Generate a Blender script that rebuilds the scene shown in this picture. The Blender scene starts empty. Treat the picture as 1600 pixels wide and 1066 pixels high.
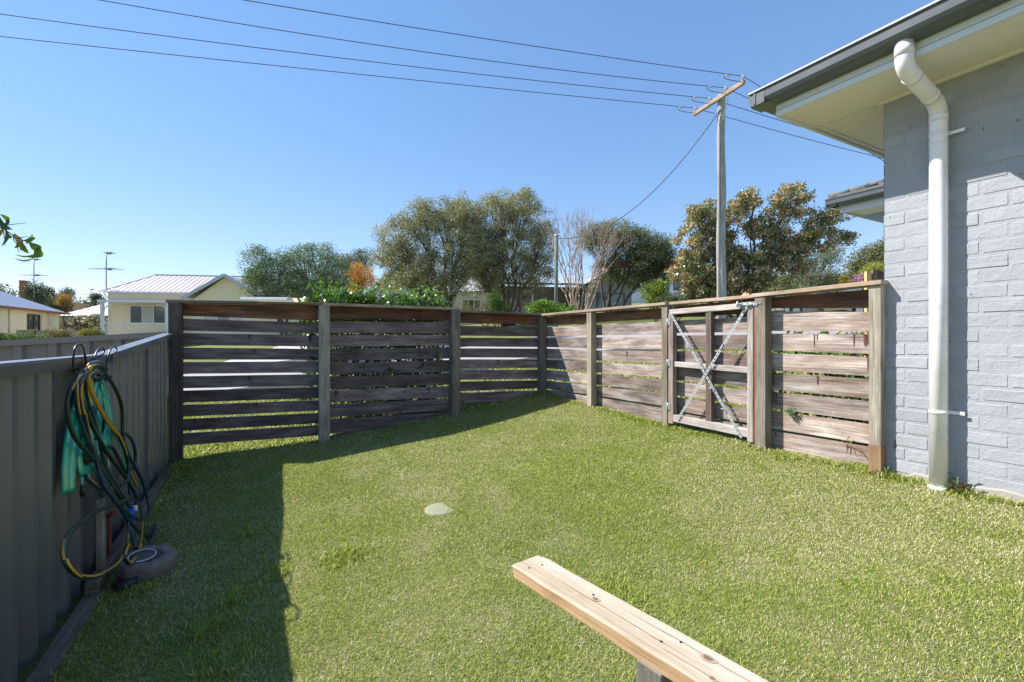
import bpy, math, random
import numpy as np
from mathutils import Vector, Matrix, noise
random.seed(7); rng = np.random.default_rng(7)
S = bpy.context.scene; COL = S.collection
F = 730.0
# ---------------------------------------------------------------- camera, sky, sun
cam = bpy.data.cameras.new('camera'); co = bpy.data.objects.new('camera', cam); COL.objects.link(co)
cam.sensor_width = 36; cam.lens = 36*F/1600; cam.shift_y = -0.0019
cam.clip_start = 0.05; cam.clip_end = 2000
co.location = (0, 0, 0); co.rotation_euler = (math.radians(90), 0, 0); S.camera = co
SUN = Vector((-.97, 0.16, 1.0)).normalized()
el = math.asin(SUN.z); az = math.atan2(SUN.x, SUN.y)
w = bpy.data.worlds.new("World"); S.world = w; w.use_nodes = True
nt = w.node_tree; nt.nodes.clear()
sky = nt.nodes.new('ShaderNodeTexSky'); sky.sky_type = 'NISHITA'; sky.sun_disc = False
sky.sun_elevation = el; sky.sun_rotation = az; sky.air_density = 1.0; sky.dust_density = 0.0; sky.ozone_density = 4.0
bg = nt.nodes.new('ShaderNodeBackground'); bg.inputs['Strength'].default_value = 0.15
wo = nt.nodes.new('ShaderNodeOutputWorld')
gm = nt.nodes.new('ShaderNodeGamma'); gm.inputs[1].default_value = .6
hs_ = nt.nodes.new('ShaderNodeHueSaturation'); hs_.inputs['Saturation'].default_value = 1.4; hs_.inputs['Value'].default_value = 1.04
nt.links.new(sky.outputs[0], gm.inputs[0]); nt.links.new(gm.outputs[0], hs_.inputs['Color']); tn = nt.nodes.new('ShaderNodeMix'); tn.data_type = 'RGBA'; tn.blend_type = 'MULTIPLY'; tn.inputs[0].default_value = 1; tn.inputs[7].default_value = (1, .93, 1, 1)
nt.links.new(hs_.outputs[0], tn.inputs[6]); nt.links.new(tn.outputs[2], bg.inputs[0]); nt.links.new(bg.outputs[0], wo.inputs[0])
sl = bpy.data.lights.new('sun', 'SUN'); sl.energy = 3.4; sl.angle = math.radians(0.5); sl.color = (1, .95, .87)
so = bpy.data.objects.new('sun', sl); COL.objects.link(so); so.rotation_euler = SUN.to_track_quat('Z', 'Y').to_euler()
S.view_settings.view_transform = 'Standard'; S.view_settings.look = 'None'; S.view_settings.exposure = 1.32

# ---------------------------------------------------------------- directions, terrain
E = Vector((.877, .481, 0)); D = Vector((-.481, .877, 0)); UP = Vector((0, 0, 1))
def P(px, py, d): return Vector(((px-800)/F*d, d, (530-py)/F*d))
def sstep(t): t = min(1, max(0, t)); return t*t*(3-2*t)
SAMPLES = [(2.72,2.6,-.90),(2.52,3.16,-.90),(2.45,3.4,-.91),(2.06,3.89,-.905),(1.59,4.77,-.88),(1.0,5.85,-.84),(.44,6.86,-.775),
 (-.74,6.25,-1.02),(-2.19,5.49,-1.21),(-3.47,4.82,-1.27),(-3.05,4.03,-1.28),(-2.5,3.0,-1.29),(-1.855,1.77,-1.31),(-.84,1.63,-1.2),
 (0,.8,-1.16),(1.5,1.0,-1.0),(2.9,1.4,-.88),(0,3,-1.10),(1,4.5,-.97),(0,5,-1.03),(-1.3,4,-1.17),(-1.5,.5,-1.28),(.9,2.8,-1.02)]
def plane(x, y):
    xe = x if x < 5 else 5+ (x-5)*.0
    xe = max(xe, -90); yy = min(max(y, .5), 95)
    z = -1.3 + .08*(xe+3.5) + .09*(yy-5)
    z += .06*max(0, min(y, 160)-32)*sstep((x/max(y, 1))/.5)
    return z
SR = [(a, b, c-plane(a, b)) for a, b, c in SAMPLES]
def ground(x, y):
    n = s = 0
    if -7 < x < 6 and -3 < y < 11:
        for a, b, c in SR:
            k = math.exp(-((x-a)**2+(y-b)**2)/.85); n += k*c; s += k
    return plane(x, y) + n/(s+.04)
# ---------------------------------------------------------------- object helpers
W = {}
def tag(o, label=None, cat=None, group=None, kind=None):
    if label: o['label'] = label
    if cat: o['category'] = cat
    if group: o['group'] = group
    if kind: o['kind'] = kind
    return o
def thing(name, loc, label, cat, group=None):
    o = bpy.data.objects.new(name, None); COL.objects.link(o); o.location = loc; o.empty_display_size = .1
    W[o.name] = Vector(loc); return tag(o, label, cat, group)
def link(name, me, parent=None, origin=None):
    o = bpy.data.objects.new(name, me); COL.objects.link(o)
    if parent is not None: o.parent = parent; W[o.name] = W[parent.name]
    else:
        W[o.name] = Vector(origin or (0, 0, 0)); o.location = W[o.name]
    return o
class MB:
    def __init__(s): s.v = []; s.f = []; s.uv = []; s.m = []; s.r = []; s.sm = []
    def face(s, pts, uv=None, m=0, r=.5, sm=False):
        i = len(s.v); s.v += [tuple(p) for p in pts]; s.f.append(tuple(range(i, i+len(pts))))
        s.uv += (uv or [(p[0], p[1]) for p in pts]); s.m.append(m); s.r.append(r); s.sm.append(sm); return s
    def box(s, c, L, T, H, u, t=None, h=UP, m=0, r=None, taper=None):
        """box centred at c; L along u (grain), T along t, H along h"""
        u = Vector(u).normalized(); h = Vector(h).normalized(); t = Vector(t).normalized() if t is not None else h.cross(u).normalized()
        c = Vector(c); r = random.random() if r is None else r; o = random.random()*37; q = random.random()*11
        i = len(s.v)
        for a in (-.5, .5):
            for b in (-.5, .5):
                for g in (-.5, .5): s.v.append(tuple(c+u*(a*L)+t*(b*T)+h*(g*H)))
        def fc(idx, du, dv, swap=False):
            s.f.append(tuple(i+k for k in idx)); s.m.append(m); s.r.append(r); s.sm.append(False); s.uv.extend([(o+x, q+y) for x, y in zip(du, dv)])
        fc((0,1,3,2), (0,0,T,T), (0,H,H,0)); fc((4,6,7,5), (0,T,T,0), (0,0,H,H))
        fc((0,4,5,1), (0,L,L,0), (0,0,H,H)); fc((2,3,7,6), (0,0,L,L), (T,T+H,T+H,T))
        fc((0,2,6,4), (0,0,L,L), (0,T,T,0)); fc((1,5,7,3), (0,L,L,0), (H,H,H+T,H+T))
        return s
    def seg(s, a, b, T, H, t=None, m=0, r=None, h=None):
        """bar from a to b, T wide sideways, H the other way"""
        a = Vector(a); b = Vector(b); u = (b-a).normalized()
        if h is None:
            ref = UP if abs(u.z) < .95 else Vector((1, 0, 0))
            tt = Vector(t).normalized() if t is not None else ref.cross(u).normalized()
            tt = (tt-u*tt.dot(u)).normalized(); h = u.cross(tt)
        else: h = Vector(h); h = (h-u*h.dot(u)).normalized(); tt = h.cross(u)
        return s.box((a+b)/2, (b-a).length, T, H, u, tt, h, m, r)
    def tube(s, pts, rad, n=8, m=0, r=.5, cap=True, flat=None, mseg=None):
        pts = [Vector(p) for p in pts]; k = len(pts)
        if not hasattr(rad, '__len__'): rad = [rad]*k
        tg = [(pts[min(i+1, k-1)]-pts[max(i-1, 0)]).normalized() for i in range(k)]
        ref = UP if abs(tg[0].z) < .9 else Vector((1, 0, 0)); nn = (ref-tg[0]*ref.dot(tg[0])).normalized()
        base = len(s.v); L = 0
        for i in range(k):
            nn = (nn-tg[i]*nn.dot(tg[i])).normalized(); bb = tg[i].cross(nn)
            if flat is not None: 
                fn = Vector(flat); fn = (fn-tg[i]*fn.dot(tg[i])).normalized(); fb = tg[i].cross(fn)
            for j in range(n):
                a = 2*math.pi*j/n
                if flat is not None: s.v.append(tuple(pts[i]+(fb*math.cos(a)+fn*math.sin(a)*.28)*rad[i]))
                else: s.v.append(tuple(pts[i]+(nn*math.cos(a)+bb*math.sin(a))*rad[i]))
        for i in range(k-1):
            l = (pts[i+1]-pts[i]).length
            for j in range(n):
                j2 = (j+1) % n
                s.f.append((base+i*n+j, base+i*n+j2, base+(i+1)*n+j2, base+(i+1)*n+j))
                s.m.append(m if mseg is None else mseg(i, j)); s.r.append(r); s.sm.append(True)
                c0 = j*rad[i]*.8; c1 = (j+1)*rad[i]*.8
                s.uv.extend([(L, c0), (L, c1), (L+l, c1), (L+l, c0)])
            L += l
        if cap:
            for i, rev in ((0, True), (k-1, False)):
                idx = [base+i*n+j for j in range(n)]
                if rev: idx = idx[::-1]
                s.f.append(tuple(idx)); s.m.append(m); s.r.append(r); s.sm.append(False); s.uv.extend([(0, 0)]*n)
        return s
    def lathe(s, c, prof, n=24, m=0, sx=1, axis=None):
        """profile [(r,z)] round a vertical axis at c"""
        c = Vector(c); base = len(s.v)
        q = Vector(axis).to_track_quat('Z', 'Y') if axis is not None else None
        for r_, z in prof:
            for j in range(n):
                a = 2*math.pi*j/n; p = Vector((r_*math.cos(a)*sx, r_*math.sin(a), z))
                if q: p = q @ p
                s.v.append(tuple(c+p))
        for i in range(len(prof)-1):
            for j in range(n):
                j2 = (j+1) % n
                s.f.append((base+i*n+j, base+i*n+j2, base+(i+1)*n+j2, base+(i+1)*n+j)); s.m.append(m); s.r.append(.5); s.sm.append(True)
                s.uv.extend([(j*.1, i*.1), (j*.1+.1, i*.1), (j*.1+.1, i*.1+.1), (j*.1, i*.1+.1)])
        s.f.append(tuple(base+(len(prof)-1)*n+j for j in range(n))); s.m.append(m); s.r.append(.5); s.sm.append(False); s.uv.extend([(0, 0)]*n)
        return s
    def extrude(s, prof, a, b, m=0, closed=True, r=.5, cap=True, sm=False):
        """prof: list of offset Vectors swept from a to b"""
        a = Vector(a); b = Vector(b); n = len(prof); L = (b-a).length; acc = 0
        for j in range(n if closed else n-1):
            p, q = prof[j], prof[(j+1) % n]; l = (q-p).length
            s.face([a+p, b+p, b+q, a+q], [(0, acc), (L, acc), (L, acc+l), (0, acc+l)], m, r, sm); acc += l
        if closed and cap:
            s.face([a+p for p in prof], None, m, r); s.face([b+p for p in prof][::-1], None, m, r)
        return s
    def build(s, name, mats, parent=None, origin=None, bevel=0):
        me = bpy.data.meshes.new(name)
        off = W[parent.name] if parent is not None else Vector(origin or (0, 0, 0))
        me.from_pydata([(x-off.x, y-off.y, z-off.z) for x, y, z in s.v], [], s.f)
        uv = me.uv_layers.new(name='UVMap'); uv.data.foreach_set('uv', np.array(s.uv, dtype=np.float32).ravel())
        at = me.attributes.new('rnd', 'FLOAT', 'FACE'); at.data.foreach_set('value', np.array(s.r, dtype=np.float32))
        me.polygons.foreach_set('material_index', np.array(s.m, dtype=np.int32)); me.polygons.foreach_set('use_smooth', np.array(s.sm, dtype=bool))
        for mm in (mats if isinstance(mats, (list, tuple)) else [mats]): me.materials.append(mm)
        me.update(); o = link(name, me, parent, origin)
        if bevel:
            b = o.modifiers.new('bevel', 'BEVEL'); b.width = bevel; b.segments = 2; b.limit_method = 'ANGLE'; b.angle_limit = math.radians(50)
        return o
def mesh_np(name, V, faces_idx, sizes, colr, mat, parent=None, origin=None):
    """fast mesh: V (N,3), flat loop indices, loop count per face, colour per vertex (N,3)"""
    off = W[parent.name] if parent is not None else Vector(origin or (0, 0, 0))
    V = V - np.array(off)
    me = bpy.data.meshes.new(name); me.vertices.add(len(V)); me.vertices.foreach_set('co', V.astype(np.float32).ravel())
    me.loops.add(len(faces_idx)); me.loops.foreach_set('vertex_index', faces_idx.astype(np.int32))
    me.polygons.add(len(sizes)); st = np.zeros(len(sizes), dtype=np.int32); st[1:] = np.cumsum(sizes)[:-1]
    me.polygons.foreach_set('loop_start', st); me.polygons.foreach_set('loop_total', sizes.astype(np.int32))
    me.update(calc_edges=True)
    c = me.attributes.new('Col', 'FLOAT_COLOR', 'POINT'); c4 = np.ones((len(V), 4), dtype=np.float32); c4[:, :3] = colr
    c.data.foreach_set('color', c4.ravel()); me.materials.append(mat)
    return link(name, me, parent, origin)
def dup(root, loc=None, rotz=None, label=None):
    r = root.copy(); COL.objects.link(r); W[r.name] = Vector(loc if loc is not None else root.location)
    if loc is not None: r.location = loc
    if rotz is not None: r.rotation_euler = (0, 0, rotz)
    if label: r['label'] = label
    for ch in [o for o in bpy.data.objects if o.parent == root]:
        c = ch.copy(); COL.objects.link(c); c.parent = r
        for g in [o for o in bpy.data.objects if o.parent == ch]:
            d = g.copy(); COL.objects.link(d); d.parent = c
    return r
def smooth(pts, k=6):
    """Catmull-Rom through pts"""
    pts = [Vector(p) for p in pts]; q = [pts[0]*2-pts[1]]+pts+[pts[-1]*2-pts[-2]]; out = []
    for i in range(1, len(q)-2):
        a, b, c, d = q[i-1:i+3]
        for j in range(k):
            t = j/k; out.append(.5*((2*b)+(c-a)*t+(2*a-5*b+4*c-d)*t*t+(3*b-a-3*c+d)*t**3))
    out.append(pts[-1]); return out
# ---------------------------------------------------------------- materials
def new_mat(name):
    m = bpy.data.materials.new(name); m.use_nodes = True; n = m.node_tree; n.nodes.clear()
    out = n.nodes.new('ShaderNodeOutputMaterial'); b = n.nodes.new('ShaderNodeBsdfPrincipled'); n.links.new(b.outputs[0], out.inputs[0])
    return m, n, b, out
def N(n, t, **kw):
    x = n.nodes.new(t)
    for k, v in kw.items(): setattr(x, k, v)
    return x
def ramp(n, src, stops):
    r = n.nodes.new('ShaderNodeValToRGB'); n.links.new(src, r.inputs[0]); e = r.color_ramp.elements
    while len(e) < len(stops): e.new(.5)
    for i, (p, c) in enumerate(stops): e[i].position = p; e[i].color = (*c, 1) if len(c) == 3 else c
    return r.outputs[0]
def mixc(n, f, a, b, mode='MIX'):
    x = n.nodes.new('ShaderNodeMix'); x.data_type = 'RGBA'; x.blend_type = mode
    for s_, v in ((0, f), (6, a), (7, b)):
        if hasattr(v, 'links') or hasattr(v, 'is_linked'): n.links.new(v, x.inputs[s_])
        else: x.inputs[s_].default_value = v if s_ == 0 else (*v, 1)
    return x.outputs[2]
def math_(n, op, a, b=None, clamp=False):
    x = n.nodes.new('ShaderNodeMath'); x.operation = op; x.use_clamp = clamp
    for i, v in enumerate((a, b)):
        if v is None: continue
        if hasattr(v, 'is_linked'): n.links.new(v, x.inputs[i])
        else: x.inputs[i].default_value = v
    return x.outputs[0]
def noise_n(n, vec, scale, detail=4, rough=.55, dist=0):
    x = n.nodes.new('ShaderNodeTexNoise'); x.inputs['Scale'].default_value = scale; x.inputs['Detail'].default_value = detail
    x.inputs['Roughness'].default_value = rough; x.inputs['Distortion'].default_value = dist
    if vec is not None: n.links.new(vec, x.inputs['Vector'])
    return x.outputs[0]
def mapping(n, vec, sc):
    x = n.nodes.new('ShaderNodeMapping'); x.inputs['Scale'].default_value = sc; n.links.new(vec, x.inputs[0]); return x.outputs[0]
def bump(n, b, h, strength, dist):
    x = n.nodes.new('ShaderNodeBump'); x.inputs['Strength'].default_value = strength; x.inputs['Distance'].default_value = dist
    n.links.new(h, x.inputs['Height']); n.links.new(x.outputs[0], b.inputs['Normal'])
def wood(name, dark, mid, light, warm=(.25, .1, .05), warm_amt=.3, rough=.85, contrast=1.0, cracks=.5):
    m, n, b, out = new_mat(name)
    uv = N(n, 'ShaderNodeUVMap').outputs[0]; at = N(n, 'ShaderNodeAttribute', attribute_name='rnd').outputs['Fac']
    g1 = noise_n(n, mapping(n, uv, (1.3, 85, 1)), 1, 6, .7, .25)
    g2 = noise_n(n, mapping(n, uv, (7, 330, 1)), 1, 4, .7)
    lo = noise_n(n, mapping(n, uv, (2.6, 11, 1)), 1, 5, .6)
    g = math_(n, 'ADD', math_(n, 'MULTIPLY', g1, .6), math_(n, 'MULTIPLY', g2, .4))
    lo2 = math_(n, 'ADD', g, math_(n, 'MULTIPLY', math_(n, 'SUBTRACT', lo, .5), .75))
    c = ramp(n, lo2, [(.5-.16/contrast, dark), (.5, mid), (.5+.17/contrast, light)])
    wf = math_(n, 'MULTIPLY', ramp(n, noise_n(n, mapping(n, uv, (.9, 7, 1)), 1.3, 3, .5), [(.42, (0, 0, 0)), (.75, (1, 1, 1))]), warm_amt)
    c = mixc(n, wf, c, warm)
    v = math_(n, 'ADD', math_(n, 'MULTIPLY', at, .85), .62)
    x = n.nodes.new('ShaderNodeHueSaturation'); n.links.new(c, x.inputs['Color']); n.links.new(v, x.inputs['Value'])
    cr = noise_n(n, mapping(n, uv, (1.1, 60, 1)), 1, 2, .5, 1.2)
    crf = math_(n, 'MULTIPLY', ramp(n, cr, [(.66, (0, 0, 0)), (.70, (1, 1, 1))]), cracks)
    spk = math_(n, 'MULTIPLY', ramp(n, noise_n(n, mapping(n, uv, (60, 75, 1)), 1, 2, .5), [(.68, (0, 0, 0)), (.73, (1, 1, 1))]), .55)
    xx = mixc(n, spk, x.outputs[0], tuple(min(1, k*1.5) for k in light))
    col = mixc(n, crf, xx, tuple(k*.35 for k in dark))
    n.links.new(col, b.inputs['Base Color']); b.inputs['Roughness'].default_value = rough; b.inputs['Specular IOR Level'].default_value = .25
    hh = math_(n, 'SUBTRACT', g, math_(n, 'MULTIPLY', crf, .6)); bump(n, b, hh, .55, .004)
    return m
def plain(name, col, rough=.5, metal=0, var=.12, scale=6, bmp=0, spec=.5, coat=0, grime=None, gscale=3):
    m, n, b, out = new_mat(name); tc = N(n, 'ShaderNodeTexCoord').outputs['Object']
    f = noise_n(n, tc, scale, 5, .6)
    c = mixc(n, f, tuple(k*(1-var) for k in col), tuple(min(1, k*(1+var)) for k in col))
    if grime:
        gf = ramp(n, noise_n(n, tc, gscale, 6, .7), [(.5, (0, 0, 0)), (.72, (1, 1, 1))]); c = mixc(n, math_(n, 'MULTIPLY', gf, .6), c, grime)
    n.links.new(c, b.inputs['Base Color']); b.inputs['Metallic'].default_value = metal; b.inputs['Specular IOR Level'].default_value = spec
    n.links.new(math_(n, 'ADD', math_(n, 'MULTIPLY', f, .2), rough-.1, True), b.inputs['Roughness'])
    b.inputs['Coat Weight'].default_value = coat
    if bmp: bump(n, b, noise_n(n, tc, scale*6, 4, .6), .5, bmp)
    return m
def ribbed(name, col, pitch, amp, rough=.45, metal=.0, var=.15, axis=0):
    m, n, b, out = new_mat(name); uv = N(n, 'ShaderNodeUVMap').outputs[0]
    sp = N(n, 'ShaderNodeSeparateXYZ'); n.links.new(uv, sp.inputs[0])
    s_ = math_(n, 'SINE', math_(n, 'MULTIPLY', sp.outputs[axis], 2*math.pi/pitch))
    f = noise_n(n, mapping(n, uv, (.7, .7, 1)), 2, 4)
    c = mixc(n, f, tuple(k*(1-var) for k in col), tuple(k*(1+var) for k in col))
    n.links.new(c, b.inputs['Base Color']); b.inputs['Roughness'].default_value = rough; b.inputs['Metallic'].default_value = metal
    bump(n, b, s_, 1, amp); return m
def leafmat(name, trans=.35, rough=.5, tint=(1, 1, 1), spec=.3):
    m, n, b, out = new_mat(name); at = N(n, 'ShaderNodeAttribute', attribute_name='Col').outputs['Color']
    c = mixc(n, 1.0, at, tint, 'MULTIPLY')
    n.links.new(c, b.inputs['Base Color']); b.inputs['Roughness'].default_value = rough; b.inputs['Specular IOR Level'].default_value = spec
    t = N(n, 'ShaderNodeBsdfTranslucent'); n.links.new(mixc(n, 1.0, c, (1.25, 1.35, .7), 'MULTIPLY'), t.inputs[0])
    mx = N(n, 'ShaderNodeMixShader'); mx.inputs[0].default_value = trans
    n.links.new(b.outputs[0], mx.inputs[1]); n.links.new(t.outputs[0], mx.inputs[2]); n.links.new(mx.outputs[0], out.inputs[0]); return m
def paint_brick(name, col):
    m, n, b, out = new_mat(name); tc = N(n, 'ShaderNodeTexCoord').outputs['Object']
    f = noise_n(n, tc, 7, 6, .65); f2 = noise_n(n, tc, 60, 5, .7); v = N(n, 'ShaderNodeTexVoronoi'); v.inputs['Scale'].default_value = 55; n.links.new(tc, v.inputs['Vector'])
    c = mixc(n, f, tuple(k*.86 for k in col), tuple(k*1.1 for k in col))
    at = N(n, 'ShaderNodeAttribute', attribute_name='rnd').outputs['Fac']
    x = n.nodes.new('ShaderNodeHueSaturation'); n.links.new(c, x.inputs['Color']); n.links.new(math_(n, 'ADD', math_(n, 'MULTIPLY', at, .12), .94), x.inputs['Value'])
    pit = ramp(n, noise_n(n, mapping(n, tc, (1, 1, 1)), 28, 3, .5), [(.72, (0, 0, 0)), (.76, (1, 1, 1))])
    c2 = mixc(n, math_(n, 'MULTIPLY', pit, .45), x.outputs[0], (.09, .1, .12))
    n.links.new(c2, b.inputs['Base Color']); b.inputs['Roughness'].default_value = .72; b.inputs['Specular IOR Level'].default_value = .3
    h = math_(n, 'ADD', math_(n, 'MULTIPLY', f, 1.6), math_(n, 'SUBTRACT', math_(n, 'MULTIPLY', f2, .5), pit)); bump(n, b, h, .85, .008)
    return m

M = {}
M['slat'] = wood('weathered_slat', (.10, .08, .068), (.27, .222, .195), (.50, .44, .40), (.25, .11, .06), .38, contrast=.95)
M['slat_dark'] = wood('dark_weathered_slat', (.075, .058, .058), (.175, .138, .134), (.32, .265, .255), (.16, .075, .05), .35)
M['top_slat'] = wood('red_brown_slat', (.05, .025, .018), (.15, .075, .05), (.27, .16, .11), (.30, .12, .05), .6)
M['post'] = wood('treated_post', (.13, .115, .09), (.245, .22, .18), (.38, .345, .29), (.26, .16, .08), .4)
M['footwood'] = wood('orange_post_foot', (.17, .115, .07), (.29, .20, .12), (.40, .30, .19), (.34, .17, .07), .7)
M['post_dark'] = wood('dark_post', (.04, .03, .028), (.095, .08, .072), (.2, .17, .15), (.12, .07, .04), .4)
M['cap'] = wood('cap_rail_wood', (.15, .11, .08), (.28, .215, .16), (.42, .34, .265), (.32, .2, .12), .4)
M['gatewood'] = wood('pale_gate_wood', (.20, .18, .165), (.38, .34, .31), (.56, .52, .48), (.3, .18, .12), .3)
M['gatebrown'] = wood('brown_gate_wood', (.10, .075, .065), (.21, .165, .145), (.32, .27, .24), (.25, .14, .09), .4)
M['plank'] = wood('bare_pine', (.29, .215, .145), (.46, .375, .28), (.57, .495, .41), (.42, .29, .17), .45, contrast=.85, cracks=.9)
M['plankside'] = wood('orange_tan_pine', (.28, .17, .09), (.45, .29, .16), (.56, .41, .26), (.42, .2, .08), .6); M['crack'] = plain('timber_crack', (.16, .11, .07), .9); M['knot'] = plain('timber_knot', (.38, .28, .19), .8, 0, .35, 60); M['poled'] = wood('dark_green_pole', (.07, .09, .08), (.14, .18, .15), (.24, .28, .24), (.2, .2, .15), .2)
M['sleeper'] = wood('old_sleeper', (.05, .04, .03), (.11, .09, .07), (.18, .15, .12), (.12, .08, .04), .4)
M['gal'] = plain('galvanised_steel', (.44, .46, .48), .5, .35, .2, 20)
M['rust'] = plain('rust_red_paint', (.25, .055, .035), .7, 0, .3, 12)
M['stain'] = plain('screw_stain', (.018, .013, .012), .8, 0, .2)
M['rstain'] = plain('rust_stain', (.13, .055, .04), .8, 0, .2)
M['colorbond'] = plain('slate_grey_fence_steel', (.15, .152, .15), .33, 0, .10, 3, spec=.9, grime=(.12, .115, .10), gscale=2)
M['cbrail'] = plain('slate_grey_rail', (.13, .14, .15), .35, 0, .1, 3, spec=.7)
M['mauve'] = plain('brown_grey_fence_steel', (.24, .20, .19), .5, 0, .08, 2)
M['wallpaint'] = paint_brick('blue_grey_painted_brick', (.355, .372, .40))
M['white'] = plain('white_paint', (.80, .80, .80), .45, 0, .04, 3)
M['pipe'] = plain('white_pvc', (.88, .83, .85), .28, 0, .03, 5, spec=.5, grime=(.6, .58, .55), gscale=4)
M['fascia'] = plain('pale_fascia', (.70, .73, .76), .45, 0, .04, 3)
M['soffit'] = plain('cream_soffit', (.87, .79, .76), .7, 0, .04, 2)
M['gutter'] = plain('grey_gutter', (.085, .10, .105), .32, 0, .1, 3, spec=.6)
M['litlip'] = plain('lit_gutter_lip', (.45, .46, .47), .3, 0, .1, 3)  # pale tone paints in the light caught along the dark gutter's lip
M['tile'] = plain('grey_roof_tile', (.16, .155, .15), .8, 0, .25, 8, bmp=.004, grime=(.3, .29, .27))
M['footing'] = plain('bare_concrete', (.36, .33, .29), .9, 0, .2, 9, bmp=.006, grime=(.25, .22, .19), gscale=9)
M['oldconc'] = plain('mossy_concrete', (.23, .18, .15), .9, 0, .35, 14, bmp=.01, grime=(.07, .065, .05), gscale=12)
M['palecon'] = plain('pale_grit', (.27, .28, .18), .9, 0, .3, 40, bmp=.004, grime=(.22, .26, .1), gscale=22)
M['blackplastic'] = plain('black_plastic', (.02, .022, .022), .4)
M['wire'] = plain('dark_green_wire', (.012, .02, .02), .35)
M['hose_blue'] = plain('navy_hose', (.012, .045, .075), .32, spec=.5)
M['hose_green'] = plain('dark_green_hose', (.012, .035, .03), .32, spec=.5)
M['hose_yellow'] = plain('yellow_stripe', (.62, .33, .03), .35, spec=.5)
M['blue'] = plain('blue_plastic', (.02, .08, .5), .35)
M['poleg'] = wood('grey_green_pole_timber', (.14, .16, .14), (.27, .30, .27), (.42, .44, .40), (.3, .26, .2), .25)
M['arm'] = wood('crossarm_timber', (.16, .12, .085), (.28, .215, .16), (.40, .33, .26), (.4, .25, .15), .3)
M['cable'] = plain('power_cable', (.03, .04, .06), .6)
M['porcelain'] = plain('white_porcelain', (.5, .5, .49), .2)
M['conduit'] = plain('pole_conduit', (.42, .33, .33), .5)
M['cream'] = plain('cream_weatherboard', (.84, .74, .50), .6, 0, .03, 2)
M['pcream'] = plain('pale_cream_weatherboard', (.80, .74, .60), .6, 0, .03, 2)
M['pinkroof'] = ribbed('corrugated_roof', (.44, .38, .37), .32, .010)
M['blueroof'] = ribbed('blue_grey_roof', (.23, .26, .33), .42, .012)
M['greyroof'] = ribbed('grey_roof', (.30, .29, .28), .45, .008)
M['lightroof'] = ribbed('light_blue_grey_roof', (.40, .47, .52), .3, .02)
M['whiteroof'] = ribbed('light_grey_roof', (.58, .58, .57), .3, .02)
M['redroof'] = plain('red_roof', (.5, .06, .03), .6)
M['trimblue'] = plain('blue_grey_trim', (.45, .5, .56), .5)
M['glass'] = plain('window_glass', (.10, .13, .14), .08, 0, .3, 2, spec=.9)
M['curtain'] = plain('pale_curtain', (.45, .48, .48), .3, 0, .2, 6, spec=.8)
M['glassg'] = plain('greenish_glass', (.07, .10, .10), .06, 0, .3, 2, spec=.9)
M['darkwall'] = plain('mushroom_weatherboard', (.30, .27, .25), .7, 0, .1, 2)
M['greywall'] = plain('grey_house_wall', (.42, .42, .43), .7, 0, .06, 2)
M['whitewall'] = plain('white_house_wall', (.72, .73, .75), .6, 0, .05, 2)
M['orangewall'] = plain('orange_brick_wall', (.62, .36, .2), .8, 0, .15, 4)
M['darktrim'] = plain('dark_trim', (.05, .055, .06), .5)
M['brick'] = plain('red_brick', (.34, .10, .06), .8, 0, .2, 5)
M['creamfence'] = ribbed('cream_steel_fence', (.52, .42, .28), .25, .03)
M['metal'] = plain('aerial_metal', (.25, .26, .28), .4, .6)
M['bark'] = plain('dark_bark', (.10, .08, .065), .9, 0, .4, 8, bmp=.02)
M['palebark'] = plain('pale_bark', (.36, .27, .20), .85, 0, .3, 8, bmp=.01)
M['road'] = plain('pale_asphalt', (.34, .32, .31), .9, 0, .12, 3, bmp=.002, grime=(.26, .25, .24))
M['concrete'] = plain('pale_concrete', (.46, .43, .40), .9, 0, .1, 3, bmp=.002)
M['carsilver'] = plain('silver_car_paint', (.45, .47, .5), .25, .5, .03, coat=1)
M['carbeige'] = plain('beige_car_paint', (.26, .24, .18), .3, .4, .03, coat=1)
M['tyre'] = plain('tyre_rubber', (.015, .015, .016), .8)
M['rim'] = plain('wheel_rim', (.4, .41, .42), .3, .8)
M['lamp'] = plain('lamp_lens', (.5, .1, .06), .2)
M['yellowpost'] = wood('fresh_timber', (.45, .30, .12), (.6, .42, .2), (.7, .55, .3), (.6, .3, .08), .4)
M['leaf'] = leafmat('leaf_matte', .22, .6)
M['leafgloss'] = leafmat('leaf_glossy', .22, .28, spec=.6)
M['grass'] = leafmat('grass_blade', .25, .65, spec=.2)
M['petal'] = leafmat('petal', .3, .7)
# green translucent flat hose
m_, n_, b_, o_ = new_mat('green_flat_hose'); b_.inputs['Base Color'].default_value = (.008, .22, .14, 1); b_.inputs['Roughness'].default_value = .25
b_.inputs['Transmission Weight'].default_value = .25; tc_ = N(n_, 'ShaderNodeUVMap').outputs[0]
bump(n_, b_, noise_n(n_, mapping(n_, tc_, (5, 60, 1)), 2, 3), .5, .004)
n_.links.new(mixc(n_, noise_n(n_, mapping(n_, tc_, (3, 80, 1)), 1, 3), (.01, .34, .25), (.04, .75, .56)), b_.inputs['Base Color']); M['flathose'] = m_
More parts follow.
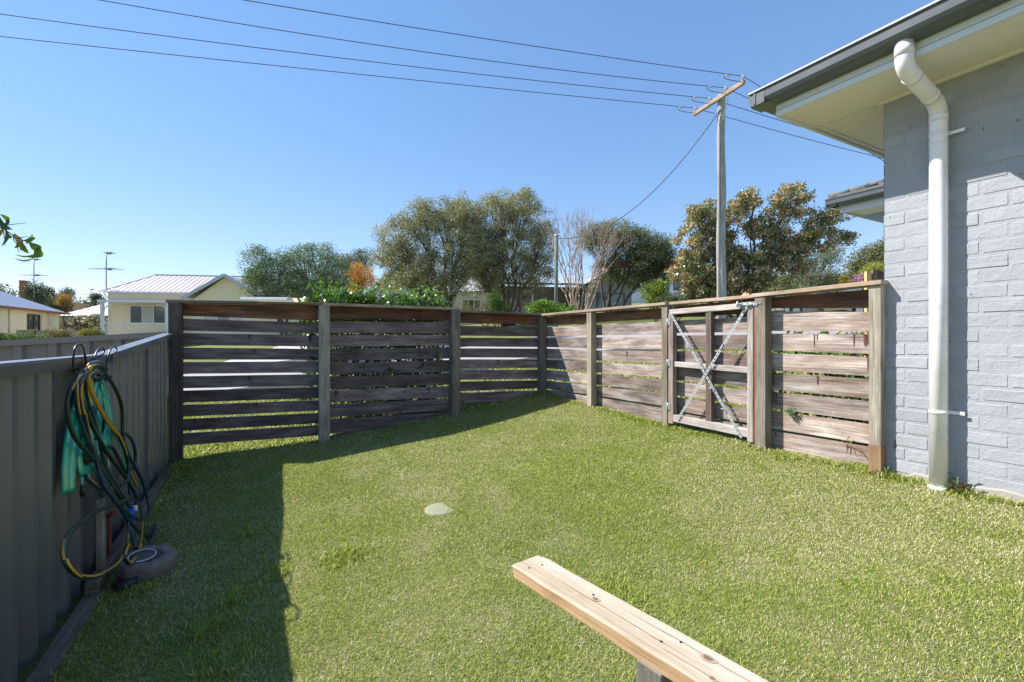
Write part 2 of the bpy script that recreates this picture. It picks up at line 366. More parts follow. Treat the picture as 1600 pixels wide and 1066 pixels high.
# soil / turf under the blades: world-space patches
m_, n_, b_, o_ = new_mat('turf'); tc_ = N(n_, 'ShaderNodeTexCoord').outputs['Object']
f1 = noise_n(n_, tc_, 1.1, 5, .6); f2 = noise_n(n_, tc_, 45, 5, .7)
ca = mixc(n_, ramp(n_, f1, [(.35, (0, 0, 0)), (.65, (1, 1, 1))]), (.15, .19, .05), (.25, .25, .10))
ca = mixc(n_, ramp(n_, f2, [(.35, (0, 0, 0)), (.7, (1, 1, 1))]), mixc(n_, .5, ca, (.06, .08, .02)), mixc(n_, .3, ca, (.36, .37, .14)))
n_.links.new(ca, b_.inputs['Base Color']); b_.inputs['Roughness'].default_value = .95; b_.inputs['Specular IOR Level'].default_value = .1
bump(n_, b_, f2, .8, .03); M['turf'] = m_

# ---------------------------------------------------------------- ground, road
def axis_vals(lo, hi, c0, c1, step, grow=1.16):
    v = list(np.arange(c0, c1+1e-6, step)); s = step; x = c1
    while x < hi: s *= grow; x += s; v.append(x)
    s = step; x = c0; pre = []
    while x > lo: s *= grow; x -= s; pre.append(x)
    return np.array(pre[::-1]+v)
xs = axis_vals(-900, 900, -5, 4.5, .12); ys = axis_vals(-40, 1400, .2, 8.5, .12)
gv = [(x, y, ground(x, y)+ (.012*noise.noise(Vector((x*2.3, y*2.3, 1))) if abs(x) < 6 and y < 10 else 0)) for y in ys for x in xs]
GZ = np.array([v[2] for v in gv]).reshape(len(ys), len(xs))
nx = len(xs); gf = [(j*nx+i, j*nx+i+1, (j+1)*nx+i+1, (j+1)*nx+i) for j in range(len(ys)-1) for i in range(nx-1)]
me = bpy.data.meshes.new('ground'); me.from_pydata(gv, [], gf); me.polygons.foreach_set('use_smooth', np.ones(len(gf), dtype=bool)); me.materials.append(M['turf'])
tag(link('ground', me), 'grassy ground sloping up to the houses', None, None, 'structure')
def strip(name, label, pts, w0, w1, mat, lift, step=.8):
    """sheet between line y=a+.17x offsets w0..w1 following the terrain; pts=(x0,x1)"""
    x0, x1 = pts; nxx = int((x1-x0)/step)+1; b = MB(); prev = None
    for i in range(nxx+1):
        x = x0+(x1-x0)*i/nxx; row = []
        for k in range(5):
            y = w0+(w1-w0)*k/4+.18*x; z = max(ground(x, y), ground(x, y+.3), ground(x, y-.3)); row.append(Vector((x, y, z+lift)))
        if prev:
            for k in range(4): b.face([prev[k], row[k], row[k+1], prev[k+1]], None, 0, .5, True)
        prev = row
    return b.build(name, mat)
tag(strip('road', '', (-60, 40), 9.9, 14.6, M['road'], .03), 'pale asphalt street crossing beyond the timber fence', None, None, 'structure')
def kerb(y0, nm):
    b = MB()
    for i in range(100):
        x = -60+i; a = Vector((x, y0+.18*x, 0)); c = Vector((x+1, y0+.18*(x+1), 0)); a.z = ground(a.x, a.y)+.05; c.z = ground(c.x, c.y)+.05
        b.seg(a, c, .15, .22, r=.5)
    return tag(b.build(nm, M['concrete']), None, None, None, 'structure')
kerb(9.82, 'kerb'); kerb(14.68, 'kerb')
b = MB(); prev = None
for i in range(13):   # driveway of the cream cottage
    y = 14.8-.18*9+ i*1.05; cx = -9.3-.18*(y-13); row = [Vector((cx+k*.85, y+.15*k, ground(cx+k*.85, y+.15*k)+.05)) for k in range(4)]
    if prev:
        for k in range(3): b.face([prev[k], prev[k+1], row[k+1], row[k]], None, 0, .5, True)
    prev = row
tag(b.build('driveway', M['concrete']), None, None, None, 'structure')

# ---------------------------------------------------------------- timber fences
R0 = Vector((2.45, 3.2, 0)); C1 = Vector((.442, 6.86, 0)); B = Vector((-.887, -.462, 0)); BN = Vector((-.462, .887, 0))
def RF(s): return R0+D*s
def BF(s): return C1+B*s
def at_z(p, z): return Vector((p.x, p.y, z))
def gz(p, z=0): return ground(p.x, p.y)+z
def panel(parent, p0, p1, nrm, top0, top1, gl0, gl1, zb, slatm, topm=None, gap=.024, stains=4, thick=.024, stainm=None, bottom_extra=True):
    """horizontal slat panel between p0 and p1; gl0/gl1: gap centre heights at both ends"""
    b = MB(); u = (p1-p0).normalized(); L = (p1-p0).length; off = nrm*.062
    t0 = [top0]+list(gl0)+[zb[0]]; t1 = [top1]+list(gl1)+[zb[1]]
    for k in range(len(t0)-1):
        a0 = t0[k]-(gap/2 if k else 0); a1 = t1[k]-(gap/2 if k else 0)
        b0 = t0[k+1]+(gap/2 if k < len(t0)-2 else 0); b1 = t1[k+1]+(gap/2 if k < len(t0)-2 else 0)
        if k == 0: b0 += .008; b1 += .008
        j = lambda: random.uniform(-.003, .003)
        a0 += j(); a1 += j(); b0 += j(); b1 += j()
        if a0-b0 < .03: b0 = a0-.03
        if a1-b1 < .03: b1 = a1-.03
        o = random.random()*40; q = random.random()*9; r = random.random(); mi = 1 if k == 0 else 0; od = random.uniform(-.002, .003)
        n = 10; rows = []
        for i in range(n+1):
            t = i/n; p = p0.lerp(p1, t)+off+nrm*od; ww = .0022*noise.noise(Vector((t*3+k*5.1, o, 0)))
            zt = a0+(a1-a0)*t+ww; zl = b0+(b1-b0)*t+.6*ww
            rows.append((at_z(p, zl), at_z(p, zt), at_z(p+nrm*thick, zt), at_z(p+nrm*thick, zl), t*L))
        for i in range(n):
            A, C = rows[i], rows[i+1]; ua, uc = o+A[4], o+C[4]; h = .14
            for e, f, v0, v1 in ((0, 1, 0, h), (1, 2, h, h+.024), (2, 3, .3, .3+h), (3, 0, .5, .524)):
                b.face([A[e], C[e], C[f], A[f]], [(ua, q+v0), (uc, q+v0), (uc, q+v1), (ua, q+v1)], mi, r)
        for rr, rev in ((rows[0], 0), (rows[-1], 1)):
            b.face(rr[:4], [(0, 0), (0, .1), (.02, .1), (.02, 0)], mi, r)
    # drip stains below gaps: thin marks a millimetre proud of the slats
    sb = b
    for _ in range(stains):
        k = random.randrange(1, len(gl0)); t = random.choice([.04, .06, .09, .5, .52, .9, .93, random.uniform(.1, .9)])+random.uniform(-.015, .015); t = min(.97, max(.03, t))
        zt = gl0[k]+(gl1[k]-gl0[k])*t-gap/2-.004
        for c_ in range(random.choice([1, 2, 3])):
            wd = random.uniform(.003, .0055); ln = random.uniform(.03, .11); p = p0.lerp(p1, t)+u*(c_*random.uniform(.014, .026))+off-nrm*.0045
            if (zt-ln) < max(zb)+.02: continue
            pts = [at_z(p-u*wd, zt), at_z(p+u*wd, zt), at_z(p+u*wd*.9, zt-ln*.6), at_z(p+u*wd*.2, zt-ln), at_z(p-u*wd*.6, zt-ln*.7)]
            sb.face(pts, None, 2)
            sb.face([at_z(p-u*wd*3, zt), at_z(p+u*wd*3, zt), at_z(p+u*wd*.5, zt-.008), at_z(p-u*wd*.5, zt-.008)], None, 2)
    return b.build('slat_panel', [slatm, topm or slatm, stainm or M['stain']], parent)
def post(parent, p, top, sz, m, u, deep=.25, nrm=None, foot=False):
    b = MB(); zb = gz(p)-deep
    if not foot: b.seg(at_z(p, zb), at_z(p, top), sz, sz, t=u)
    else:      # the last post's foot has kept its orange colour where soil covered it
        zs = gz(p)+.19; b.seg(at_z(p, zs), at_z(p, top), sz, sz, t=u); b.seg(at_z(p, zb), at_z(p, zs), sz+.004, sz+.004, t=u, m=1)
    return b.build('post', [m, M['footwood']], parent, bevel=.004)

bf = thing('timber_fence', at_z(C1, gz(C1)), 'long shaded timber slat fence facing the lawn, with four posts and sloping ground under it', 'fence', 'weathered timber slat fences')
# post offsets (arc lengths), tops
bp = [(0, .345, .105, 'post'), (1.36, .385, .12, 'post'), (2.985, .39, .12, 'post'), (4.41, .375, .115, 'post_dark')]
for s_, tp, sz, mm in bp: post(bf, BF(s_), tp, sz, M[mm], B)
# panel 3 (next to corner), 2, 1  ; gl lists run right->left order p0 = corner side
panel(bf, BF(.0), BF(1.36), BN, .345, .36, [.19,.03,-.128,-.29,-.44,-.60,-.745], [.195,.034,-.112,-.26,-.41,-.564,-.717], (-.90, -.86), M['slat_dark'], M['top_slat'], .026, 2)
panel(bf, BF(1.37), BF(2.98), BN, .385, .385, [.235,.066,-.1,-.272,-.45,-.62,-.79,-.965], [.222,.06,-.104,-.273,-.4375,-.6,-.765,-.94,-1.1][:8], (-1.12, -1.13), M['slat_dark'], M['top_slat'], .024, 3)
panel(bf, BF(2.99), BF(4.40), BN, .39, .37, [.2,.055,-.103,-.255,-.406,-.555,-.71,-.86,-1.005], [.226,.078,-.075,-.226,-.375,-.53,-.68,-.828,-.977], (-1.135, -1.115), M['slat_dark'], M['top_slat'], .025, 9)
# a lower skirting board where ground falls
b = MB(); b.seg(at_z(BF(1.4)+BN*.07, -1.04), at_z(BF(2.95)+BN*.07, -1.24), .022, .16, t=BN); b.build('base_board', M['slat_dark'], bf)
def caprail(parent, pts, wd=.15, th=.03):
    b = MB()
    for a, c, nrm in pts: b.seg(a, c, wd, th, t=nrm)
    return b.build('cap_rail', M['cap'], parent, bevel=.003)
caprail(bf, [(at_z(BF(.06)+BN*.02, .362), at_z(BF(1.42)+BN*.02, .372), BN)], .15)
caprail(bf, [(at_z(BF(1.30)+BN*.02, .402), at_z(BF(3.0)+BN*.02, .405), BN)], .15)
caprail(bf, [(at_z(BF(3.0)+BN*.02, .407), at_z(BF(4.49)+BN*.02, .388), BN)], .15)

rf = thing('timber_fence', at_z(RF(3), gz(RF(3))), 'sunlit timber slat fence running from the far corner past the gate to the painted house', 'fence', 'weathered timber slat fences')
for s_, tp, sz, mm in ((-.045, .365, .072, 'post'), (.765, .345, .092, 'post'), (1.80, .345, .075, 'post'), (3.02, .335, .09, 'post')): post(rf, RF(s_), tp, sz, M[mm], D, foot=(s_ < 0))
g7 = [.237,.056,-.105,-.268,-.43,-.585,-.75]
panel(rf, RF(-.03), RF(.76), E, .35, .345, [.195,.045,-.112,-.268,-.425,-.585,-.74], [.237,.056,-.105,-.268,-.43,-.585,-.75], (-.93, -.93), M['slat'], M['top_slat'], .02, 12, stainm=M['rstain'])
panel(rf, RF(1.82), RF(3.01), E, .33, .325, [.195,.036,-.12,-.26,-.415,-.56,-.716], [.19,.037,-.13,-.28,-.43,-.58,-.72], (-.90, -.87), M['slat'], M['top_slat'], .022, 4, stainm=M['rstain'])
panel(rf, RF(3.03), RF(4.16), E, .325, .33, [.19,.037,-.13,-.28,-.43,-.58,-.72], [.19,.03,-.13,-.29,-.44,-.6,-.74], (-.87, -.80), M['slat'], M['top_slat'], .022, 3, stainm=M['rstain'])
caprail(rf, [(at_z(RF(-.09)+E*.02, .38), at_z(RF(.83)+E*.02, .363), E)])
caprail(rf, [(at_z(RF(1.77)+E*.02, .36), at_z(RF(4.2)+E*.02, .352), E)])
# gate
g0, g1 = .845, 1.745
gt = thing('timber_gate', at_z(RF(1.3), gz(RF(1.3))), 'timber slat gate braced with a steel strap cross, between two fence posts', 'gate')
panel(gt, RF(g0-.01), RF(g1+.01), E, .345, .33, [.2,.05,-.11,-.265,-.43,-.585,-.74], [.2,.05,-.11,-.265,-.43,-.585,-.74], (-.86, -.84), M['slat'], M['top_slat'], .022, 2, stainm=M['rstain'])
def gbar(nm, a, c, T, H, m, t=E): b = MB(); b.seg(a, c, T, H, t=t); return b.build(nm, m, gt, bevel=.003)
EO = E*.0
gbar('top_rail', at_z(RF(g0+.035)+EO, .285), at_z(RF(g1)+EO, .272), .055, .05, M['gatewood'])
gbar('bottom_rail', at_z(RF(g0+.04)+EO, -.80), at_z(RF(g1-.03)+EO, -.79), .055, .07, M['gatewood'])
gbar('middle_rail', at_z(RF(g0+.04)+E*.01, -.265), at_z(RF(g1-.03)+E*.01, -.25), .05, .05, M['gatewood'])
gbar('stile', at_z(RF(g0+.018)+EO, -.87), at_z(RF(g0+.018)+EO, .315), .06, .055, M['gatewood'], E)
gbar('stile', at_z(RF(g1-.02)+EO, -.85), at_z(RF(g1-.02)+EO, .26), .06, .06, M['gatebrown'], E)
gbar('stile', at_z(RF(1.285)+E*.005, -.765), at_z(RF(1.285)+E*.005, .262), .05, .06, M['gatebrown'], E)
gbar('edge_strip', at_z(RF(g0-.016)+EO, -.86), at_z(RF(g0-.016)+EO, .31), .05, .010, M['rust'], E)
caprail(gt, [(at_z(RF(g0-.01)+E*.04, .362), at_z(RF(g1+.01)+E*.04, .362), E)], .11, .028)
def strap(a, c, side):
    a = Vector(a); c = Vector(c); b = MB(); u = (c-a).normalized(); w_ = u.cross(E).normalized()*.013; n = 34
    L = (c-a).length
    # perforated strap: two thin side ribbons with rungs
    for sgn in (-1, 1):
        b.seg(a+w_*sgn*.72, c+w_*sgn*.72, .0015, .0075, t=E)
    for i in range(n+1):
        p = a.lerp(c, i/n); b.seg(p-u*.0125+EO, p+u*.0125, .0013, .012, t=E)
    return b.build('steel_strap', M['gal'], gt)
so_ = E*-.034
s1 = strap(at_z(RF(g1-.03)+so_, .25), at_z(RF(g0+.10)+so_, -.84), 0)
s2 = strap(at_z(RF(g0+.045)+so_*1.12, .27), at_z(RF(g1-.12)+so_*1.12, -.79), 1)
b = MB()
for t_ in (.3, .64, .8):
    p = at_z(RF(g1-.03)+so_, .25).lerp(at_z(RF(g0+.10)+so_, -.84), t_); b.box(p-E*.006, .05, .014, .026, (D*.55+UP*.8), E); b.tube([p-E*.02-UP*.0, p-E*.02+D*.03], .004, 6); b.build('strap_tensioner', M['gal'], gt); b = MB()
p = at_z(RF(g0+.045)+so_*1.12, .27).lerp(at_z(RF(g1-.12)+so_*1.12, -.79), .32); b.box(p-E*.006, .05, .014, .026, (D*-.55+UP*.8), E)
b.build('strap_tensioner', M['gal'], gt)
for z_ in (.17, -.24, -.68):
    b = MB(); c_ = at_z(RF(g1+.012), z_); b.box(c_-E*.034, .055, .003, .07, D, E); b.tube([c_-E*.038-UP*.036, c_-E*.038+UP*.036], .007, 8)
    for dz in (-.02, .02):
        for dd in (-.018, .018): b.tube([c_-E*.034+D*dd+UP*dz, c_-E*.039+D*dd+UP*dz], .004, 6)
    b.build('hinge', M['gal'], gt)
b = MB(); c_ = at_z(RF(g0-.0), .292)-E*.045
b.tube([c_+D*.13, c_-D*.09], .0075, 8); b.box(c_+D*.05+E*.008, .10, .004, .042, D, E); b.box(c_-D*.045+E*.008, .05, .004, .042, D, E)
b.tube([c_+D*.1, c_+D*.1-E*.035+UP*.01], .006, 8); b.tube([c_+D*.1-E*.035+UP*.03, c_+D*.1-E*.035-UP*.02], .009, 8)
for dd in (.085, .03, -.035, -.055): b.box(c_+D*dd, .012, .022, .028, D, E)
b.build('slide_bolt', M['gal'], gt)
# weed growing through a slat, strap leaves and vine bits
def tuft(name, label, cat, c, n, ln, wd, cols, spread, seed, droop=.5, parent=None, mat='leaf', facing=None):
    r = np.random.default_rng(seed); V = []; Fi = []; Cc = []; sz = []
    for i in range(n):
        a = r.uniform(0, 2*math.pi); dr = Vector((math.cos(a), math.sin(a), r.uniform(.1, 1.4)))
        if facing is not None: dr = (dr+Vector(facing)*1.2)
        dr.normalize(); l = ln*r.uniform(.6, 1.1); p0 = Vector(c)+Vector(r.uniform(-spread, spread, 3))*Vector((1, 1, .3)).length/1.5; p1 = p0+dr*l*.6; p2 = p0+dr*l+Vector((0, 0, -droop*l*.5))
        sd = dr.cross(UP).normalized()*wd*r.uniform(.7, 1.1)
        k = len(V); V += [p0-sd*.4, p0+sd*.4, p1+sd, p2, p1-sd]; Fi += [k, k+1, k+2, k+4, k+4, k+2, k+3]; sz += [4, 3]
        cc = np.array(cols[r.integers(len(cols))])*r.uniform(.8, 1.2); Cc += [cc]*5
    o = mesh_np(name, np.array([tuple(v) for v in V]), np.array(Fi), np.array(sz), np.array(Cc), M[mat], parent, None if parent else c)
    if parent is None: tag(o, label, cat)
    return o
tuft('weed', 'small bright green weed poking out between the slats beside the gate', 'weed', at_z(RF(.56)+E*.05, -.585), 46, .06, .007, [(.16,.30,.07),(.09,.2,.05)], .022, 3, .6, facing=-E)
tuft('grass_sprig', 'thin strap-leaved sprig in the lowest gap near the orange-footed end post', 'weed', at_z(RF(.16)+E*.05, -.75), 7, .13, .004, [(.25,.22,.05),(.06,.1,.05)], .01, 5, .9, facing=-E)

# ---------------------------------------------------------------- steel fence on the left
F0 = Vector((-3.09, 4.03, 0))
def LF(t, off=0): return F0-D*t+E*off
def lft(t):     # top height
    if t > 1.5: return -.088+.012*min(1, (t-1.5)/1.3)
    return -.088+(.062+.088)*(1.5-t)/2.39
sf = thing('steel_fence', at_z(LF(1), gz(LF(1))), 'slate grey ribbed steel fence beside the lawn, with the garden hose hanging on it', 'fence')
def ribsheet(pf, nrm, t0, t1, pitch, dep, ztop, zbot, mat, parent, name='infill_sheet'):
    b = MB(); t = t0; prof = []
    while t < t1:
        for dt, o in ((0, 0), (.085, 0), (.105, 1), (.155, 1), (.175, 0)):
            prof.append((t+dt*pitch/.2, o))
        t += pitch
    prof = [p for p in prof if p[0] <= t1]
    zs = lambda p, t: (ztop(t), zbot(p, t))
    for (a, oa), (c, oc) in zip(prof[:-1], prof[1:]):
        pa = pf(a)+nrm*oa*dep; pc = pf(c)+nrm*oc*dep
        b.face([at_z(pa, zbot(pa, a)), at_z(pc, zbot(pc, c)), at_z(pc, ztop(c)), at_z(pa, ztop(a))], None, 0, .5)
    t = t0+.065*pitch/.2+.065*pitch/.2
    while t < t1-.05:
        for zz in (ztop(t)-.085, zbot(pf(t), t)+.14):
            c = at_z(pf(t), zz)+nrm*dep; b.tube([c-nrm*.002, c+nrm*.0045], .0055, 7)
        t += pitch*2
    return b.build(name, mat, parent)
def lbot(p, t): return gz(p)-.03
ts = [-.93, 1.5, 3.9]
ribsheet(lambda t: LF(t, -.052), E, -.93, 3.88, .19, .040, lambda t: lft(t)-.02, lbot, M['colorbond'], sf)
for a, c in ((-.93, 1.5), (1.5, 3.9)):
    b = MB(); pr = [Vector((0, 0, 0)), E*.042, E*.045+UP*-.012, E*.034+UP*-.055, E*.022+UP*-.055, E*-.022+UP*-.055, E*-.034+UP*-.055, E*-.045+UP*-.012, E*-.042]
    b.extrude([q_-E*.015 for q_ in pr[1:]], at_z(LF(a), lft(a)), at_z(LF(c), lft(c)), 0); b.build('top_rail', M['cbrail'], sf, bevel=.003)
for t_ in (.28, 1.5):
    p = LF(t_); b = MB(); b.seg(at_z(p, gz(p)-.2), at_z(p, lft(t_)-.06), .02, .03, t=E); b.build('post', M['colorbond'], sf)
b = MB(); c_ = at_z(LF(1.46, .036), lft(1.5)-.03); b.box(c_, .055, .004, .05, D, E); b.tube([c_, c_+E*.006], .004, 6); b.tube([c_+D*.02, c_+E*.006+D*.02], .004, 6); b.build('rail_bracket', M['cbrail'], sf)
# neighbour's fence continuing the line of the timber fence to the left
NF0 = BF(4.50)+BN*.06
def NF(t, off=0): return NF0+B*t+BN*off
nf = thing('steel_fence', at_z(NF(1), gz(NF(1))), 'brown grey ribbed steel fence seen over the top of the slate grey one', 'fence')
nft = lambda t: .075-.10*t/1.4
def nbot(p, t): return gz(p)-.03
ribsheet(lambda t: NF(t, .02), -BN, 0, 4.6, .24, .034, lambda t: nft(t)-.02, nbot, M['mauve'], nf)
b = MB(); b.extrude([BN*-.035+UP*-.0, BN*.03, BN*.03-UP*.055, BN*-.035-UP*.055], at_z(NF(0), nft(0)), at_z(NF(4.6), nft(4.6))); b.build('top_rail', M['mauve'], nf, bevel=.003)
# sleepers at the foot
def sleeper(t0, t1, off, wd, ht, lab, z_):
    a = LF(t0, off); c = LF(t1, off); b = MB(); b.seg(at_z(a, gz(a)+z_), at_z(c, gz(c)+z_), wd, ht, t=E)
    o = b.build('garden_sleeper', M['sleeper'], None, tuple(at_z(a, gz(a))), bevel=.006); tag(o, lab, 'sleeper', 'sleepers at the foot of the steel fence')
sleeper(-.3, 1.98, .055, .055, .13, 'long dark timber sleeper at the fence foot, running behind the concrete drain ring', .02)
sleeper(1.99, 2.9, .06, .075, .09, 'lower worn sleeper nearest the camera at the foot of the steel fence', -.015)

# ---------------------------------------------------------------- hose, hooks, stake and drain
CE = F0.dot(E)
def fp(px, py, off):
    r = (px-800)/F; Y = (CE+off)/(r*E.x+E.y); return Vector((r*Y, Y, (530-py)/F*Y))
def zq(x, y, off): return fp(80+x/2.667, 520+y/2.667, off)
hooks = [[(95,165),(92,110),(97,70),(110,50),(125,52),(138,85),(148,135)], [(170,192),(176,140),(182,100),(195,72),(210,62),(220,75),(214,90),(200,97)], [(215,188),(228,140),(238,95),(248,68),(262,57),(273,68),(268,82),(255,90)]]
hl = ['wide arched wire hook over the rail, left of the hose coil', 'middle curled wire hook holding the hose coil', 'curled wire hook at the right edge of the hose coil']
for pts, lb in zip(hooks, hl):
    n = len(pts); P3 = [zq(x, y, .037) for i, (x, y) in enumerate(pts)]
    b = MB(); b.tube(smooth(P3, 5), .0048, 8); bb = P3[0]
    b.tube(smooth([bb, bb+E*.012-UP*.012, bb+E*.03-UP*.01, bb+E*.036+UP*.01], 4), .0045, 8)
    o = b.build('wire_hook', M['wire'], None, tuple(P3[0])); tag(o, lb, 'hook', 'wire hooks over the steel fence')
hs = thing('garden_hose', zq(190, 400, .1), 'tangled navy and yellow striped garden hose hanging in loops from the fence hooks', 'hose')
H = [([(185,165),(150,150),(100,200),(70,270),(70,350),(95,430),(140,490),(190,545),(240,620),(300,720),(322,820),(315,900),(270,970),(200,1010),(130,1018),(72,975),(52,910),(68,850),(112,800),(180,750),(260,715),(335,690)], .105, 'g'),
 ([(195,150),(165,180),(172,250),(220,340),(290,440),(330,525),(380,620),(408,720),(400,770),(370,780),(300,740),(235,660),(195,560),(162,450),(140,350),(122,250),(140,180),(175,140)], .125, 'b'),
 ([(200,165),(160,180),(167,245),(228,360),(280,430),(310,500),(322,560),(318,610),(285,640)], .14, 'y'),
 ([(160,160),(110,195),(105,280),(125,380),(160,470),(200,570),(260,680),(330,790),(400,860),(434,900),(428,932),(395,937),(355,900),(335,830)], .115, 'b'),
 ([(195,150),(235,185),(272,245),(295,320),(300,450),(325,560),(360,640)], .12, 'g'),
 ([(265,412),(320,428),(347,480),(347,550),(320,610),(270,645),(210,650),(158,615),(148,590)], .08, 'b'),
 ([(150,330),(182,410),(240,510),(320,620),(362,700),(380,780),(380,850),(360,925),(327,962),(305,930),(320,880)], .13, 'y'),
 ([(185,150),(150,200),(150,260),(172,340),(200,440),(222,540),(262,620),(310,700),(345,740)], .11, 'b'),
 ([(178,150),(130,185),(128,300),(150,420),(190,520),(235,600),(290,690)], .095, 'g'),
 ([(215,480),(255,480),(290,545),(322,610),(330,690)], .075, 'b'),
 ([(200,140),(150,150),(120,220),(112,300),(150,440),(200,560),(225,640)], .085, 'g'),
 ([(150,155),(165,130),(200,125),(225,145),(222,175),(190,190),(160,180)], .12, 'b'), ([(155,165),(170,140),(205,138),(215,160),(200,180)], .135, 'y')]
for pts, off, kind in H:
    b = MB(); P3 = [zq(x, y, off*.5+.004+.006*math.sin(i*1.3)+max(0, y-560)*.00036) for i, (x, y) in enumerate(pts)]
    P3 = [Vector((p.x, p.y, max(p.z, ground(p.x, p.y)+.03))) for p in P3]; sp = smooth(P3, 7)
    st = {'g': 7, 'b': 7, 'y': 0}[kind]
    ms = (lambda i, j, st=st, kind=kind: 1 if (j+i//9) % 8 == st or (kind == 'y' and (j+i//9) % 8 in (1, 7)) else 0)
    b.tube(sp, .0098, 8, mseg=ms); b.build('hose_loop', [M['hose_blue'] if kind == 'b' else M['hose_green'], M['hose_yellow']], hs)
b = MB(); c_ = zq(330, 760, .13); b.tube([c_+UP*.035, c_+UP*.01, c_, c_-UP*.05], [.018, .024, .02, .016], 12); b.tube([c_-D*.03, c_+D*.045], .014, 10); b.build('tap_fitting', M['blue'], hs)
b = MB(); c_ = zq(350, 735, .13); b.tube([c_-UP*.012, c_+UP*.02], .012, 10); b.build('connector', M['white'], hs); b = MB(); c2 = zq(338, 805, .13); b.tube([c2-UP*.015, c2+UP*.012], .011, 10); b.build('connector', M['white'], hs)
fh = thing('flat_hose', zq(190, 300, .07), 'translucent green flat hose folded in hanging loops behind the striped hose', 'hose')
G = [([(185,190),(120,280),(80,400),(62,540),(60,668)], .03, .028), ([(190,195),(135,290),(105,420),(88,540),(84,662)], .045, .028),
 ([(195,195),(165,300),(140,420),(118,530),(135,578),(172,562),(215,480),(248,400),(238,290),(208,205)], .055, .022),
 ([(205,195),(228,300),(232,400),(205,470),(165,470),(158,380),(180,260)], .045, .026), ([(200,195),(200,300),(195,420),(205,500)], .035, .03), ([(212,195),(240,320),(246,440),(236,500)], .035, .024),
 ([(190,200),(170,320),(168,430),(150,520)], .06, .024), ([(130,530),(128,600),(130,640)], .05, .014), ([(245,400),(285,470),(305,530),(312,580)], .085, .008), ([(235,500),(240,560),(238,620)], .05, .01)]
for pts, off, rd in G:
    b = MB(); sp = smooth([zq(x, y, off*.6) for x, y in pts], 6); n = len(sp)
    b.tube(sp, [1.5*rd*(.45+.55*min(1, i/5, (n-1-i)/2+.6)) for i in range(n)], 10, flat=E); b.build('hose_fold', M['flathose'], fh)
b = MB(); c_ = zq(130, 655, .05); b.tube([c_+UP*.02, c_-UP*.03], .010, 10); b.tube([c_-D*.018, c_+D*.018], .007, 8); b.build('end_tap', M['blackplastic'], fh)
b = MB(); a = LF(1.42, .05); st0 = zq(205, 690, .05); st1 = zq(218, 1010, .05); b.seg(st0, Vector((st0.x+.006, st0.y, gz(st0)-.1)), .032, .045, t=E)
tag(b.build('timber_stake', M['post'], None, tuple(at_z(st0, gz(st0))), bevel=.003), 'short weathered timber stake against the steel fence inside the lower hose loop', 'stake')
b = MB(); c_ = zq(243, 760, .055); b.tube([c_, Vector((c_.x, c_.y, gz(c_)-.05))], .008, 8); b.tube([zq(236, 765, .06), zq(262, 745, .1)], .009, 8)
tag(b.build('standpipe', M['rust'], None, tuple(at_z(c_, gz(c_)))), 'thin rusty pipe beside the timber stake under the hose', 'pipe')
# concrete drain ring
dc = Vector((-1.985, 2.545, 0)); dc.z = gz(dc)+.0
dr = thing('drain_surround', dc, 'lumpy old concrete drain ring lying in the shaded grass below the hose', 'drain')
b = MB(); n = 40; tilt = Matrix.Rotation(math.radians(5), 3, 'Y') @ Matrix.Rotation(math.radians(6), 3, 'X')
prof = [(.12, -.05), (.138, -.03), (.142, .015), (.142, .06), (.141, .088), (.132, .099), (.10, .102), (.07, .102), (.066, .085), (0.002, .085)]
base = len(b.v)
for r_, z in prof:
    for j in range(n):
        a = 2*math.pi*j/n; k = 1+.05*math.cos(8*a+.6)*(r_ > .09)+.02*noise.noise(Vector((math.cos(a)*2, math.sin(a)*2, z*12)))*(r_ > .08)
        q_ = r_*.88; p = tilt @ Vector((q_*k*math.cos(a), q_*k*math.sin(a), z+.009*noise.noise(Vector((r_*30, math.cos(a)*3, math.sin(a)*3))))); b.v.append(tuple(dc+p))
for i in range(len(prof)-1):
    for j in range(n):
        j2 = (j+1) % n; b.f.append((i*n+j, i*n+j2, (i+1)*n+j2, (i+1)*n+j)); b.m.append(0); b.r.append(.5); b.sm.append(True); b.uv.extend([(0, 0)]*4)
b.build('concrete_ring', M['oldconc'], dr)
gc = dc+tilt @ Vector((-.022, -.01, .108)); b = MB(); ax = tilt @ UP
ring = [gc+tilt @ Vector((.060*math.cos(t), .060*math.sin(t), 0)) for t in np.linspace(0, 2*math.pi, 33)]
b.tube(ring, .0026, 6, cap=False); gr_ = b.build('grate_rim', M['white'], dr)
b = MB()
for k in range(-5, 6):
    h_ = k*.0102; l_ = math.sqrt(max(0, .058**2-h_**2))
    for q in (0, 1):
        v0 = Vector((h_, -l_, 0)) if q else Vector((-l_, h_, 0)); v1 = Vector((h_, l_, 0)) if q else Vector((l_, h_, 0)); b.tube([gc+tilt @ v0, gc+tilt @ v1], .0014, 5)
b.build('grate', M['cbrail'], dr)
b = MB(); c_ = Vector((-1.99, 2.36, 0)); c_.z = gz(c_)+.025; b.tube([c_+Vector((-.03, .03, 0)), c_, c_+Vector((.05, .06, .01))], [.022, .024, .022], 12); b.build('inlet_pipe', M['blackplastic'], dr)
